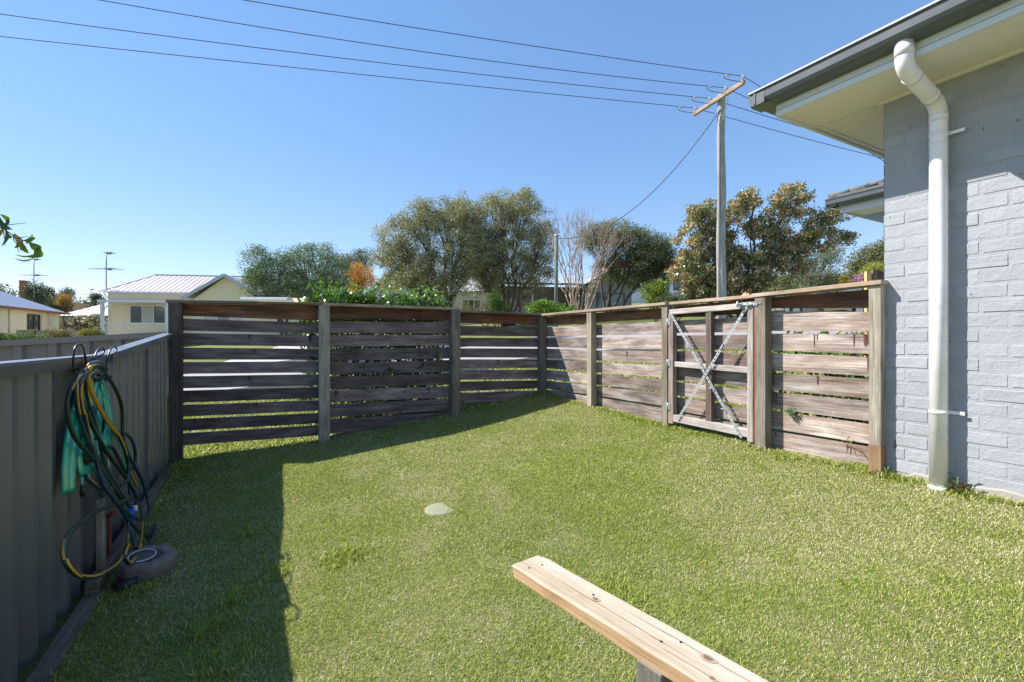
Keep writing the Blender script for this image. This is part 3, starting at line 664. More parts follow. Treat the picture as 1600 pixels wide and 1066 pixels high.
# lawn cover disc
lc = Vector(((692-800)/F*3.12, 3.12, 0)); lc.z = gz(lc)
b = MB(); b.lathe(lc, [(.118, -.03), (.118, .001), (.10, .005), (.04, .006), (.002, .006)], 28)
tag(b.build('lawn_drain_cover', M['palecon'], None, tuple(lc)), 'round pale inspection cover sunk in the sunny middle of the lawn', 'drain cover')
for i, (px, py, dd, sx, lb) in enumerate(((290, 784, 3.42, .03, 'scrap of white paper lying in the shaded grass'), (221, 833, 2.75, .022, 'tiny grey litter scrap beside the hose in the shade'))):
    c_ = Vector(((px-800)/F*dd, dd, 0)); c_.z = gz(c_)+.035; b = MB(); pts = [c_+Vector((sx*math.cos(t)*random.uniform(.6, 1.1), sx*math.sin(t)*random.uniform(.5, 1), random.uniform(0, .02))) for t in np.linspace(0, 2*math.pi, 8)[:-1]]
    for j in range(len(pts)): b.face([c_+UP*.016, pts[j], pts[(j+1) % len(pts)]])
    tag(b.build('paper_scrap', M['palecon'], None, tuple(c_)), lb, 'litter', 'scraps on the lawn')

# ---------------------------------------------------------------- plank bench in the foreground
zt = -.725; pu = Vector((.61, -.79, 0)).normalized(); pv = Vector((.79, .61, 0)).normalized(); pc = Vector((.0, 1.5, 0)); L_ = 1.75; WD = .122; TH = .036
pb = thing('plank_bench', at_z(pc+pu*.8, gz(pc+pu*.8)), 'low bench of one bare pine plank on short posts in the sunny foreground', 'bench')
b = MB(); n = 44; o_u = 3.3; rows = []
for i in range(n+1):
    s_ = L_*i/n; c = pc+pu*s_; w0 = .0025*noise.noise(Vector((s_*9, 0, 0))); w1 = .0035*noise.noise(Vector((s_*9, 5, 0))) - (.010 if i == 0 else 0)
    zz = zt+.002*noise.noise(Vector((s_*4, 9, 0))); nick = .008*max(0, noise.noise(Vector((s_*7, 20, 0)))-.15)
    e = .004
    sh = (.010*(1-i/1.0) if i < 1 else 0)
    rows.append([at_z(c+pv*(w0+nick)+pu*sh, zz-TH), at_z(c+pv*(w0+nick*.3)+pu*0, zz-e), at_z(c+pv*(w0+e+nick*.3), zz), at_z(c+pv*(WD*.5), zz+.0006*math.sin(s_*20)), at_z(c+pv*(WD-e+w1), zz), at_z(c+pv*(WD+w1), zz-e), at_z(c+pv*(WD+w1), zz-TH)])
acc = [0, TH, TH+.005, TH+.005+WD/2, TH+.005+WD, TH+.01+WD, 2*TH+.01+WD, 2*TH+.01+2*WD]
for i in range(n):
    for k in range(7):
        k2 = (k+1) % 7; A, C = rows[i], rows[i+1]; ua, uc = o_u+L_*i/n, o_u+L_*(i+1)/n
        b.face([A[k], C[k], C[k2], A[k2]], [(ua, acc[k]), (uc, acc[k]), (uc, acc[k+1]), (ua, acc[k+1])], 3 if k == 0 else 0, .5)
b.face(rows[0][::-1], [(.01*k, .02*k) for k in range(7)], 0, .4); b.face(rows[-1], [(.01*k, .02*k) for k in range(7)], 0, .4)
for v0, sa, sb_ in ((.052, .10, .62), (.085, .35, .95), (.03, .5, .85)):
    pr_ = None
    for i in range(41):
        s_ = sa+(sb_-sa)*i/40; c = pc+pu*s_+pv*(v0+.006*noise.noise(Vector((s_*5, v0*90, 0)))+.0015*noise.noise(Vector((s_*40, v0*90, 0)))); wv = .0012*math.sin(math.pi*i/40)*(.6+.6*abs(noise.noise(Vector((s_*17, v0*50, 2))))); cur = (at_z(c-pv*wv, zt+.0016), at_z(c+pv*wv, zt+.0016))
        if pr_: b.face([pr_[0], cur[0], cur[1], pr_[1]], None, 1, .5)
        pr_ = cur
for s_, v_, r_ in ((.30, .062, .009), (.62, .082, .013), (.66, .03, .007), (1.0, .06, .01)):
    for q_, mi in ((1.0, 2), (.55, 1)):
        c = pc+pu*s_+pv*v_; b.face([at_z(c+pu*(1.6*r_*q_*math.cos(t)*(1+.15*math.sin(3*t)))+pv*(r_*q_*math.sin(t)), zt+(.0018 if mi == 2 else .0022)) for t in np.linspace(0, 2*math.pi, 15)[:-1]], None, mi, .5)
b.build('plank', [M['plank'], M['crack'], M['knot'], M['plankside']], pb)
for s_, v_ in ((.05, .03), (.06, .075), (.28, .075), (.52, .05), (.55, .085), (.8, .03), (.83, .09), (1.05, .05)):
    nb = MB(); p = at_z(pc+pu*s_+pv*v_, zt-.002); nb.tube([p, p+UP*.0036], .0032, 8); nb.build('nail_head', M['stain'], pb)
for s_ in (.525, 1.45):
    c = pc+pu*s_+pv*.037; b = MB(); b.seg(at_z(c, gz(c)-.05), at_z(c, zt-TH+.002), .07, .09, t=pu); b.build('leg', M['post'], pb, bevel=.003)

# ---------------------------------------------------------------- painted brick house on the right
C0 = Vector((2.518, 3.159, 0)); ZS = 1.61
def HP(d, e, z=0): p = C0+D*d+E*e; return Vector((p.x, p.y, z))
bh = thing('brick_house', HP(-1, .1, -.9), 'blue grey painted brick house with white downpipe and wide eave at the right edge', 'house')
b = MB(); zb0 = -1.0; pit = .086; BW = .24
LW = 5.2
b.face([HP(0, .0, zb0-.3), HP(-LW, .0, zb0-.3), HP(-LW, .0, ZS), HP(0, .0, ZS)], None, 0, .5)
b.face([HP(0, .006, zb0-.3), HP(0, .006, ZS), HP(0, 4.3, ZS), HP(0, 4.3, zb0-.3)], None, 0, .5)
row = 0; z = -.88
while z < ZS-.005:
    z1 = min(z+pit-.009, ZS-.001); x = 0 if row % 2 == 0 else -.5*BW
    cuts = [0]; 
    if row % 2: cuts.append(.115)
    k = cuts[-1] if row % 2 else 0
    xs_ = [0]; q = (.12 if row % 2 else .24)
    while q < LW: xs_.append(q); q += BW
    for xa, xb in zip(xs_[:-1], xs_[1:]):
        j = lambda s=.0022: random.uniform(-s, s)
        xa2 = xa+(.003 if xa > 0 else 0)+j(); xb2 = xb-.003+j(); za = z+j(.0025); zc = z1+.003+j(.0025); e0 = -.0024+j(.0016); ch = .008; r = random.random()
        o_ = [HP(-xa2, .007, za), HP(-xb2, .007, za), HP(-xb2, .007, zc), HP(-xa2, .007, zc)]
        i_ = [HP(-xa2-ch*(xa > 0), e0+j(.0012), za+ch), HP(-xb2+ch, e0+j(.0012), za+ch), HP(-xb2+ch, e0+j(.0012), zc-ch), HP(-xa2-ch*(xa > 0), e0+j(.0012), zc-ch)]
        b.face(i_, None, 0, r)
        for m in range(4): b.face([o_[m], o_[(m+1) % 4], i_[(m+1) % 4], i_[m]], None, 0, r)
    # end face at the corner
    b.face([HP(.002, -.004, z), HP(.002, .2, z), HP(.002, .2, z1), HP(.002, -.004, z1)], None, 0, .5)
    z += pit; row += 1
b.build('wall', M['wallpaint'], bh)
b = MB(); n = 90; prev = None     # bare concrete footing with a ragged top
for i in range(n+1):
    d_ = -LW*i/n; h_ = -.86+.022*noise.noise(Vector((d_*6, 3, 0)))+.012*noise.noise(Vector((d_*19, 7, 0)))-(.03 if -.12 < d_ else 0)
    cur = (HP(d_, -.020-.006*noise.noise(Vector((d_*11, 0, 0))), -1.2), HP(d_, -.017-.006*noise.noise(Vector((d_*11, 0, 0))), h_-.012), HP(d_, .004, h_))
    if prev:
        for k in range(2): b.face([prev[k], cur[k], cur[k+1], prev[k+1]], None, 0, .5, True)
    prev = cur
b.build('footing', M['footing'], bh)
b = MB(); c_ = HP(-.062, -.0055, -.70); b.box(c_, .006, .003, .062, D, E); b.build('weep_hole', M['rstain'], bh)
# soffit, mouldings
OV = .45
b = MB(); b.face([HP(OV, -OV, ZS), HP(-LW, -OV, ZS), HP(-LW, 0.02, ZS), HP(OV, .02, ZS)][::-1]); b.face([HP(OV, .024, ZS+.0), HP(0.01, .024, ZS), HP(0.01, 4.3, ZS), HP(OV, 4.3, ZS)][::-1])
b.face([HP(OV, .02, ZS+.004), HP(OV, .024, ZS+.004), HP(0, .024, ZS+.004), HP(0, .02, ZS+.004)])
b.build('soffit', M['soffit'], bh)
b = MB(); b.seg(HP(.03, -.012, ZS-.012), HP(-LW, -.012, ZS-.012), .028, .022, t=E); b.seg(HP(OV-.03, .0, ZS-.006), HP(OV-.03, 4.3, ZS-.006), .02, .012, t=D)
b.build('eave_bead', M['soffit'], bh, bevel=.003)
b = MB()
for k in range(4):     # grooved fascia
    zz = ZS-.022+k*.042; b.seg(HP(OV+.012, -OV-.008+(.003 if k % 2 else 0), zz+.019), HP(-LW, -OV-.008+(.003 if k % 2 else 0), zz+.019), .02, .037, t=E)
    b.seg(HP(OV+.008, -OV+.004, zz+.019), HP(OV+.008, 4.3, zz+.019), .02, .037, t=D)
b.face([HP(OV, -OV+.004, ZS-.02), HP(OV, -OV+.004, ZS+.15), HP(-LW, -OV+.004, ZS+.15), HP(-LW, -OV+.004, ZS-.02)])
b.build('fascia', M['fascia'], bh)
def gutter_prof(nrm, zb, inv=1):   # quad gutter: back at 0, lip outward
    return [nrm*0+UP*(zb+.12), nrm*0+UP*zb, nrm*.085+UP*zb, nrm*.105+UP*(zb+.012), nrm*.118+UP*(zb+.034), nrm*.120+UP*(zb+.085), nrm*.128+UP*(zb+.088), nrm*.128+UP*(zb+.104), nrm*.116+UP*(zb+.104), nrm*.110+UP*(zb+.09)]
b = MB(); ZG = ZS+.062; b.extrude(gutter_prof(-E, ZG), HP(OV+.13, -OV-.02), HP(-LW, -OV-.02), 0, closed=False)
b.extrude(gutter_prof(D, ZG), HP(OV+.02, -OV-.14), HP(OV+.02, 4.3), 0, closed=False)
b.face([HP(OV+.0, -OV-.0, ZG-.001), HP(OV+.13, -OV-.0, ZG-.001), HP(OV+.13, -OV-.125, ZG-.001), HP(OV+.0, -OV-.125, ZG-.001)])
b.face([HP(OV+.131, -OV-.02)+q_ for q_ in gutter_prof(-E, ZG)]); b.face([HP(OV+.02, -OV-.141)+q_ for q_ in gutter_prof(D, ZG)])
b.build('gutter', M['gutter'], bh)
b = MB(); b.seg(HP(OV+.135, -OV-.146, ZG+.098), HP(-LW, -OV-.146, ZG+.098), .012, .012, t=E); b.build('lit_gutter_lip', M['litlip'], bh)
b = MB()
for d_ in (OV+.09, ): b.box(HP(d_, -OV-.142, ZG+.058), .014, .008, .1, D, E)
b.build('gutter_joint', M['gutter'], bh)
def roof_tiles(parent, od, oe, zt0, d1, e1, name='roof', rows=5, tan=.36, cx=.33):
    """hip roof with stepped tile courses: eave runs along D at e=oe (d from od down to d1) and along E at d=od"""
    b = MB(); cs = .30
    for k in range(rows):
        e0 = oe+k*cs; e_ = oe+(k+1)*cs+.02; z0 = zt0+k*cs*tan; z1 = zt0+(k+1)*cs*tan
        q0 = od-k*cs; q1 = od-(k+1)*cs
        b.face([HP(q0, e0, z0+.03), HP(d1, e0, z0+.03), HP(d1, e_, z1+.005), HP(q1, e_, z1+.005)])
        b.face([HP(q0, e0, z0), HP(d1, e0, z0), HP(d1, e0, z0+.03), HP(q0, e0, z0+.03)])
        b.face([HP(q0, e0, z0+.03), HP(q1, e_, z1+.005), HP(q1, e1, z1+.005), HP(q0, e1, z0+.03)])
        b.face([HP(q0, e0, z0), HP(q0, e0, z0+.03), HP(q0, e1, z0+.03), HP(q0, e1, z0)])
        x = q0; jj = 0
        while x > d1+cx:       # vertical rolls of each tile
            a = HP(x-.04, e0-.004, z0+.038); c = HP(x-.04, e_, z1+.03)
            if x-.04 < q1+.1 or k == 0: b.seg(a, c, .05, .02, r=random.random())
            x -= cx
    n = rows*2    # ridge caps along the hip
    for i in range(n):
        a = HP(od-i*cs/2, oe+i*cs/2, zt0+i*cs/2*tan+.02); c = HP(od-(i+1)*cs/2-.02, oe+(i+1)*cs/2+.02, zt0+(i+1)*cs/2*tan+.012); b.tube([a, c], [.05, .045], 8)
    return b.build(name, M['tile'], parent)
roof_tiles(bh, OV+.07, -OV-.07, ZG+.085, -LW, 4.3, rows=8, tan=.33)
# front wing of the same house, roof only showing past the corner
WE, WDD = 2.75, 1.61
b = MB(); b.extrude(gutter_prof(-E, ZG), HP(WDD+.13, WE), HP(.2, WE), 0, closed=False); b.extrude(gutter_prof(D, ZG), HP(WDD, WE-.12), HP(WDD, 6), 0, closed=False)
b.face([HP(WDD, WE, ZG+.001), HP(WDD+.12, WE, ZG+.001), HP(WDD+.12, WE-.1, ZG+.001), HP(WDD, WE-.1, ZG+.001)]); b.face(gp := [HP(WDD+.13, WE)+q_ for q_ in gutter_prof(-E, ZG)])
b.build('gutter', M['gutter'], bh)
b = MB(); b.seg(HP(WDD+.0, WE+.014, ZG-.01), HP(.2, WE+.014, ZG-.01), .02, .15, t=E); b.seg(HP(WDD-.01, WE+.0, ZG-.01), HP(WDD-.01, 6, ZG-.01), .02, .15, t=D)
b.face([HP(WDD, WE+.03, ZS+.0), HP(.2, WE+.03, ZS), HP(.2, WE+.45, ZS), HP(WDD, WE+.45, ZS)]); b.build('fascia', M['fascia'], bh)
roof_tiles(bh, WDD+.10, WE-.08, ZG+.105, .05, 6, rows=7)
b = MB(); b.box(HP(.75, WE+1.9, .2), 1.0, 2.8, 2.8, D, E); b.build('wall', M['wallpaint'], bh)
# downpipe
b = MB(); DP = -.31; PR = .044
path = [(-.515, 1.70), (-.515, 1.60), (-.513, 1.57), (-.50, 1.545), (-.475, 1.525), (-.44, 1.512), (-.16, 1.452), (-.125, 1.44), (-.095, 1.42), (-.078, 1.395), (-.072, 1.36), (-.072, .4), (-.072, -.90)]
b.tube([HP(DP, e_, z_) for e_, z_ in path], PR, 28); dp = b.build('downpipe', M['pipe'], bh)
def sleeve(e0, z0, e1, z1, r=PR+.0016): b = MB(); b.tube([HP(DP, e0, z0), HP(DP, e1, z1)], r, 28); b.build('pipe_joint', M['pipe'], dp)
sleeve(-.515, 1.665, -.515, 1.595); sleeve(-.44, 1.512, -.40, 1.5035); sleeve(-.20, 1.4606, -.16, 1.452); sleeve(-.072, 1.375, -.072, 1.325); sleeve(-.072, 1.195, -.072, 1.19, PR+.0035); sleeve(-.072, -.895, -.072, -.935, PR+.005)
for z_ in (1.25, -.445):
    b = MB(); b.tube([HP(DP, -.072, z_-.011), HP(DP, -.072, z_+.011)], PR+.002, 28); b.box(HP(DP-.07, -.03, z_), .075, .003, .02, D, E)
    b.tube([HP(DP-.092, -.031, z_), HP(DP-.092, -.0345, z_)], .005, 8); b.build('bracket', M['pipe'], dp)
# weeds at the foot of the wall
tuft('wall_weed', 'leafy weeds and dry twigs growing where the downpipe meets the lawn', 'weed', HP(-.40, -.045, -.90), 70, .10, .006, [(.16,.12,.06),(.06,.14,.03),(.12,.2,.04),(.16,.07,.05)], .055, 11, .5)
tuft('wall_weed', 'low tuft of weeds in the corner between fence post and painted wall', 'weed', HP(-.02, -.06, -.91), 50, .06, .005, [(.12,.2,.04),(.2,.17,.07)], .05, 12, .5)

# ================================================================ beyond the fence
def quads(C, A, Bv, w, l, r, bend=.0):
    """rhombus leaves: centre C, long axis A, side axis Bv"""
    p0 = C-A*l[:, None]*.5; p2 = C+A*l[:, None]*.5; p1 = C+Bv*w[:, None]*.5; p3 = C-Bv*w[:, None]*.5
    return np.stack([p0, p1, p2, p3], 1).reshape(-1, 3)
def rand_dir(r, n):
    v = r.normal(size=(n, 3)); return v/np.linalg.norm(v, axis=1)[:, None]
def leaves(name, parent, centers, per, rad, ln, wd, cols, r, mat, droop=0, cvar=.25, cweights=None, origin=None, flat=.8):
    n = len(centers)*per; ci = np.repeat(np.arange(len(centers)), per); C = np.array(centers)[ci]
    dv = rand_dir(r, n)*(r.random(n)**.45)[:, None]*rad; dv[:, 2] *= flat
    C = C+dv
    A = rand_dir(r, n); A[:, 2] -= droop; A /= np.linalg.norm(A, axis=1)[:, None]
    Bv = np.cross(A, rand_dir(r, n)); Bv /= np.linalg.norm(Bv, axis=1)[:, None]
    V = quads(C, A, Bv, wd*r.uniform(.6, 1.2, n), ln*r.uniform(.6, 1.25, n), r)
    cols = np.array(cols); cb = r.random(len(centers)); k = np.clip((r.random(n)*.6+cb[ci]*.4)*len(cols), 0, len(cols)-1).astype(int)
    if cweights is not None: k = r.choice(len(cols), n, p=cweights)
    col = cols[k]*(r.uniform(1-cvar, 1+cvar, n)*(1+.35*(cb[ci]-.5)))[:, None]
    return mesh_np(name, V, np.arange(4*n), np.full(n, 4), np.repeat(col, 4, 0), mat, parent, origin)
def blob_centers(blobs, n, r, shell=.55, zmin=None):
    vol = np.array([b_[3]*b_[4]*b_[5] for b_ in blobs])**.7; pk = r.choice(len(blobs), n, p=vol/vol.sum()); out = []
    for k in pk:
        b_ = blobs[k]; d = rand_dir(r, 1)[0]; q = shell+(1-shell)*r.random()**.6 if r.random() < .8 else r.random()
        out.append((b_[0]+d[0]*b_[3]*q, b_[1]+d[1]*b_[4]*q, b_[2]+d[2]*b_[5]*q))
    return out
def pxblobs(lst, d, depth=.8):
    out = []
    for (px, py, rx, ry, *o) in lst:
        dd = d+(o[0] if o else 0); p = P(px, py, dd); out.append((p.x, dd, p.z, rx/F*dd, max(rx, ry)*depth/F*dd, ry/F*dd))
    return out
def limb(b, p, q, r0, r1, r, wob=.08, n=7, lift=0):
    p = Vector(p); q = Vector(q); L = (q-p).length; pts = []
    o = r.uniform(0, 99)
    for i in range(n+1):
        t = i/n; k = p.lerp(q, t); k += Vector((noise.noise(Vector((t*2.5, o, 0))), noise.noise(Vector((t*2.5, o, 7))), .5*noise.noise(Vector((t*2.5, o, 3)))))*L*wob*math.sin(math.pi*min(1, t*1.0)) 
        k.z += lift*L*math.sin(math.pi*t); pts.append(k)
    b.tube(pts, [r0+(r1-r0)*(i/n)**.8 for i in range(n+1)], 7); return pts
def tree(name, label, d, base_px, blobs, stems, nclus, per, crad, ln, wd, cols, seed, cat='tree', bark='bark', r0=.12, base_z=None, mat='leaf', group=None, droop=0, twigs=40, flowers=None, fork=.35, depth=.8, cweights=None, shell=.55):
    r = np.random.default_rng(seed); bl = pxblobs(blobs, d, depth)
    bx = (base_px-800)/F*d; bz = ground(bx, d) if base_z is None else base_z
    t = thing(name, (bx, d, bz), label, cat, group)
    cs = blob_centers(bl, nclus, r, shell); b = MB(); segs = []
    for i in range(stems):
        tb = bl[i % len(bl)]; base = Vector((bx+r.uniform(-1, 1)*r0*1.8*(stems > 1), d+r.uniform(-1, 1)*r0*1.8*(stems > 1), bz-.1))
        tgt = Vector((tb[0]+r.uniform(-.3, .3)*tb[3], tb[1]+r.uniform(-.3, .3)*tb[4], tb[2]+r.uniform(-.1, .5)*tb[5]))
        pts = limb(b, base, tgt, r0/math.sqrt(max(1, stems*.5)), r0*.16, r, .14, 9); segs.append(pts)
    for i in range(twigs):
        c = Vector(cs[r.integers(len(cs))]); best = None
        pts = min(segs, key=lambda s: min((p-c).length for p in s)); k = int(np.argmin([(p-c).length for p in pts])); k = max(2, int(k*.7)) if len(pts) > 3 else 0
        limb(b, pts[k], c, r0*.28*(1-k/len(pts)*.6), r0*.05, r, .12, 6)
    b.build('trunk', M[bark], t)
    leaves('crown', t, cs, per, crad, ln, wd, cols, r, M[mat], droop, cweights=cweights)
    if flowers:
        fc, fn, fs, fcols = flowers; fcen = [c for c in cs if r.random() < fc]; leaves('blossom', t, fcen, fn, fs, fs*.6, fs*.5, fcols, r, M['petal'], -.2)
    return t
OL = [(.16,.17,.08),(.26,.255,.13),(.37,.345,.19),(.46,.42,.28)]
# pepper trees
tree('pepper_tree', 'loose grey green pepper tree with leaning trunk, just right of the cream cottage gable', 27, 442, [(402,412,24,28),(420,440,34,32),(448,455,40,26),(392,440,16,22),(440,410,14,18)], 3, 330, 62, .40, .12, .042, [(.10,.15,.08),(.15,.21,.11),(.20,.26,.13),(.27,.30,.17)], 21, r0=.17, droop=1.0, twigs=50, group='pepper trees')
tree('pepper_tree', 'second grey green pepper tree with forked trunk, between the first one and the yellow tree', 28, 482, [(468,408,30,24),(505,402,30,22),(520,428,30,30),(490,445,38,30),(460,440,24,26)], 3, 360, 62, .40, .12, .042, [(.10,.15,.08),(.15,.21,.11),(.20,.26,.13),(.27,.30,.17)], 22, r0=.19, droop=1.0, twigs=50, group='pepper trees')
tree('broadleaf_tree', 'rounded olive green tree behind, showing above the orange tree', 42, 560, [(552,420,26,26),(565,405,22,14),(535,430,18,24)], 2, 200, 50, .6, .14, .06, [(.07,.10,.03),(.11,.14,.04),(.17,.17,.06)], 23)
tree('autumn_tree', 'bright orange autumn tree behind the white gabled house', 36, 562, [(562,428,20,16),(556,445,14,14),(575,440,10,14)], 2, 120, 45, .4, .12, .06, [(.55,.25,.03),(.65,.33,.05),(.5,.18,.02),(.6,.4,.1)], 24)
tree('dark_tree', 'dark rounded tree filling the gap behind the pepper trees', 46, 470, [(440,462,60,22),(500,458,48,22),(540,455,26,20)], 2, 220, 50, .7, .16, .07, [(.06,.09,.03),(.1,.13,.05),(.15,.17,.07)], 25)
# big paperbark trees across the street
tree('paperbark_tree', 'big spreading grey green tree with slanting stems, left of the tallest tree', 23, 705, [(625,372,38,30),(658,345,36,26),(690,338,40,24),(700,380,44,32),(640,410,46,30),(610,400,30,22),(668,425,50,26),(640,440,44,18),(695,445,40,18),(720,350,26,34),(740,395,24,40),(655,318,14,10),(725,430,26,24)], 8, 940, 74, .36, .105, .040, OL, 31, r0=.17, twigs=110, droop=.1, group='big trees across the street')
tree('paperbark_tree', 'tallest many-stemmed grey green tree, close beside the thin green pole', 24, 795, [(795,320,46,24),(770,345,38,34),(722,332,28,26),(742,352,24,32),(748,395,26,40),(745,440,26,24),(780,445,30,18),(825,445,30,18),(825,345,36,34),(845,380,24,40),(800,380,50,34),(762,395,34,36),(842,420,26,30),(800,415,40,26),(765,430,28,26),(820,305,14,10)], 11, 1020, 74, .36, .105, .040, OL, 32, r0=.19, twigs=120, droop=.1, group='big trees across the street')
tree('paperbark_tree', 'smaller dark green tree behind the bare winter tree', 27, 950, [(965,365,34,22),(935,375,26,24),(1000,385,32,28),(1020,410,24,26),(985,400,28,22),(955,420,26,20),(1000,435,26,16),(1035,385,10,22)], 5, 560, 80, .42, .11, .042, [(.10,.13,.05),(.17,.19,.08),(.25,.25,.12)], 33, r0=.14, twigs=70, group='big trees across the street')
tree('paperbark_tree', 'thin-stemmed dark tree between the bare tree and the flowering tree', 26, 1050-28, [(1030,395,22,26),(1005,415,22,20),(1046,420,14,24)], 5, 240, 60, .4, .10, .04, [(.045,.07,.03),(.08,.10,.045),(.12,.13,.06)], 34, r0=.10, twigs=40, group='big trees across the street')
# bare crepe myrtle
def bare_tree(name, label, d, bpx, top, seed, stems=9):
    r = np.random.default_rng(seed); bx = (bpx-800)/F*d; bz = ground(bx, d); t = thing(name, (bx, d, bz), label, 'tree'); b = MB(); tw = MB()
    def grow(p, dr, L, rad, lev):
        q = Vector(p)+Vector(dr).normalized()*L; bb = b if lev < 3 else tw
        pts = limb(bb, p, q, rad, rad*.62, r, .10, 4 if lev > 1 else 6)
        if lev >= 5: return
        for _ in range(2 if lev < 3 else 3):
            nd = Vector(dr).normalized()+Vector((r.normal(0, .30), r.normal(0, .30), r.uniform(.0, .35))); grow(pts[-1], nd, L*r.uniform(.62, .85), rad*.6, lev+1)
    for i in range(stems):
        a = 2*math.pi*i/stems; grow((bx+.12*math.cos(a), d+.12*math.sin(a), bz), (.36*math.cos(a)*r.uniform(.5, 1.2), .36*math.sin(a), 1), top*.30, .045, 0)
    b.build('trunk', M['palebark'], t); tw.build('twigs', M['palebark'], t); return t
bare_tree('bare_tree', 'leafless winter tree with pale fan of stems, right of the thin green pole', 21, 906, 4.9, 41, 13)
# flowering photinia / loquat
PH = [(.10,.15,.05),(.15,.21,.08),(.17,.22,.08),(.26,.25,.11),(.45,.25,.14),(.42,.27,.17)]
tree('flowering_tree', 'large round tree with glossy leaves and pink-brown blossom clusters behind the power pole', 19, 1150, [(1095,370,42,40),(1080,425,34,40),(1165,320,30,34),(1132,352,26,34),(1140,395,26,26),(1100,335,30,26),(1235,320,36,34),(1200,360,34,26),(1290,345,30,24),(1265,375,40,30),(1320,370,14,14),(1215,400,30,24),(1170,415,36,34),(1125,440,40,26),(1200,440,36,24),(1240,405,30,24),(1100,450,30,24)], 8, 640, 58, .30, .11, .062, PH[:5], 42, r0=.17, twigs=120, mat='leafgloss', flowers=(.8, 30, .2, [(.60,.42,.32),(.56,.34,.22),(.66,.54,.40),(.50,.29,.19)]), shell=.35, cweights=[.27,.27,.24,.14,.08])
tree('olive_tree', 'soft grey green small tree in front of the tan house, right of the flowering tree', 23, 1262, [(1275,420,34,26),(1300,400,22,18),(1245,440,34,20),(1300,440,26,14)], 3, 230, 50, .36, .09, .035, [(.10,.13,.06),(.15,.18,.08),(.22,.23,.11)], 43, r0=.09, twigs=50)
tree('broadleaf_tree', 'big rounded olive tree on the rise, next to the painted wall', 42, 1370, [(1365,410,34,24),(1345,430,26,18),(1400,400,34,30),(1335,445,18,14)], 3, 300, 55, .8, .2, .1, [(.11,.13,.05),(.17,.18,.08),(.24,.23,.12)], 44)
tree('golden_shrub', 'yellow green feathery shrub below the rounded olive tree by the painted wall', 30, 1372, [(1375,420,24,12),(1355,430,14,10),(1385,440,24,14)], 3, 120, 50, .4, .12, .04, [(.26,.28,.05),(.34,.33,.08),(.2,.24,.05)], 45, 'shrub')
tree('magnolia', 'small pink blossoming shrub beside the timber screen posts', 22, 1348, [(1344,438,12,9),(1352,445,10,6)], 3, 40, 30, .2, .09, .05, [(.55,.28,.40),(.45,.2,.35),(.6,.42,.5)], 46, 'shrub', r0=.05, twigs=20)
tree('cypress', 'tiny orange and green cone-shaped cypress above the fence cap', 21, 1319, [(1319,444,6,8),(1319,436,4,6)], 1, 60, 40, .12, .06, .03, [(.12,.2,.03),(.4,.25,.03),(.3,.28,.04)], 47, 'shrub', r0=.03, twigs=0)
def shrub(name, label, d, blobs, n, per, crad, ln, wd, cols, seed, cat='shrub', mat='leaf', depth=.9, flowers=None, bz=None, cw=None, group=None):
    px = sum(b_[0] for b_ in blobs)/len(blobs)
    return tree(name, label, d, px, blobs, 3, n, per, crad, ln, wd, cols, seed, cat, 'bark', .04, bz, mat, group, 0, 16, flowers, depth=depth, cweights=cw, shell=.3)
G1 = [(.05,.09,.02),(.09,.15,.03),(.14,.22,.05)]
shrub('shrub', 'bright yellow green rounded shrub under the thin-stemmed dark tree', 20, [(1022,460,22,18),(1030,450,14,12)], 80, 45, .22, .09, .05, [(.2,.27,.03),(.28,.35,.05),(.13,.2,.03)], 51)
shrub('shrub', 'low grey green shrub right of the bright yellow green one, left of the power pole', 19.5, [(1055,470,20,12),(1040,472,18,10),(1075,472,14,10)], 90, 45, .2, .08, .03, [(.12,.16,.09),(.17,.22,.12),(.09,.12,.06)], 52)
shrub('shrub', 'dark cone shaped conifer with bright side under the tallest tree', 19, [(772,470,12,20),(778,482,14,14)], 80, 50, .18, .07, .03, [(.03,.07,.015),(.07,.13,.03),(.12,.2,.03)], 53)
shrub('shrub', 'bright green leafy bush at the foot of the thin green pole', 17, [(850,482,22,12),(880,486,16,8),(835,486,12,8)], 100, 40, .2, .10, .05, [(.14,.25,.03),(.2,.33,.05),(.08,.16,.03)], 54)
shrub('shrub', 'brown twiggy undergrowth between the stems of the tallest tree', 25.5, [(800,478,40,10),(760,478,24,12),(720,482,30,8)], 130, 40, .3, .09, .03, [(.16,.13,.06),(.22,.18,.09),(.12,.13,.05)], 55)
shrub('shrub', 'pale feathery bush under the right side of the flowering tree', 20, [(1225,452,26,14),(1255,458,22,10),(1200,460,20,10)], 110, 40, .25, .10, .03, [(.2,.24,.10),(.28,.30,.14),(.15,.18,.06)], 56)
# camellia hedge close behind the second fence panel
r = np.random.default_rng(60)
hc = BF(2.1)+BN*.95; cb = thing('camellia_hedge', at_z(hc, gz(hc)), 'glossy bright green camellia bush behind the fence, leaves poking above its cap', 'hedge')
cs = []
for i in range(900):
    s_ = r.uniform(1.28, 3.15); o_ = r.uniform(.24, 1.35); p = BF(s_)+BN*o_; top = .50+.20*noise.noise(Vector((s_*2.2, o_, 3)))+.12*noise.noise(Vector((s_*6, o_*3, 9)))-.18*max(0, abs(s_-2.2)-.75)
    z_ = r.uniform(gz(p)+.1, top) if r.random() < .6 else top-abs(r.normal(0, .10)); cs.append((p.x, p.y, z_))
b = MB()
for i in range(16):
    p = BF(r.uniform(1.5, 2.9))+BN*r.uniform(.6, 1.1); limb(b, at_z(p, gz(p)-.05), at_z(p+B*r.uniform(-.3, .3)+BN*r.uniform(-.2, .2), .45), .02, .005, r, .1)
b.build('trunk', M['bark'], cb)
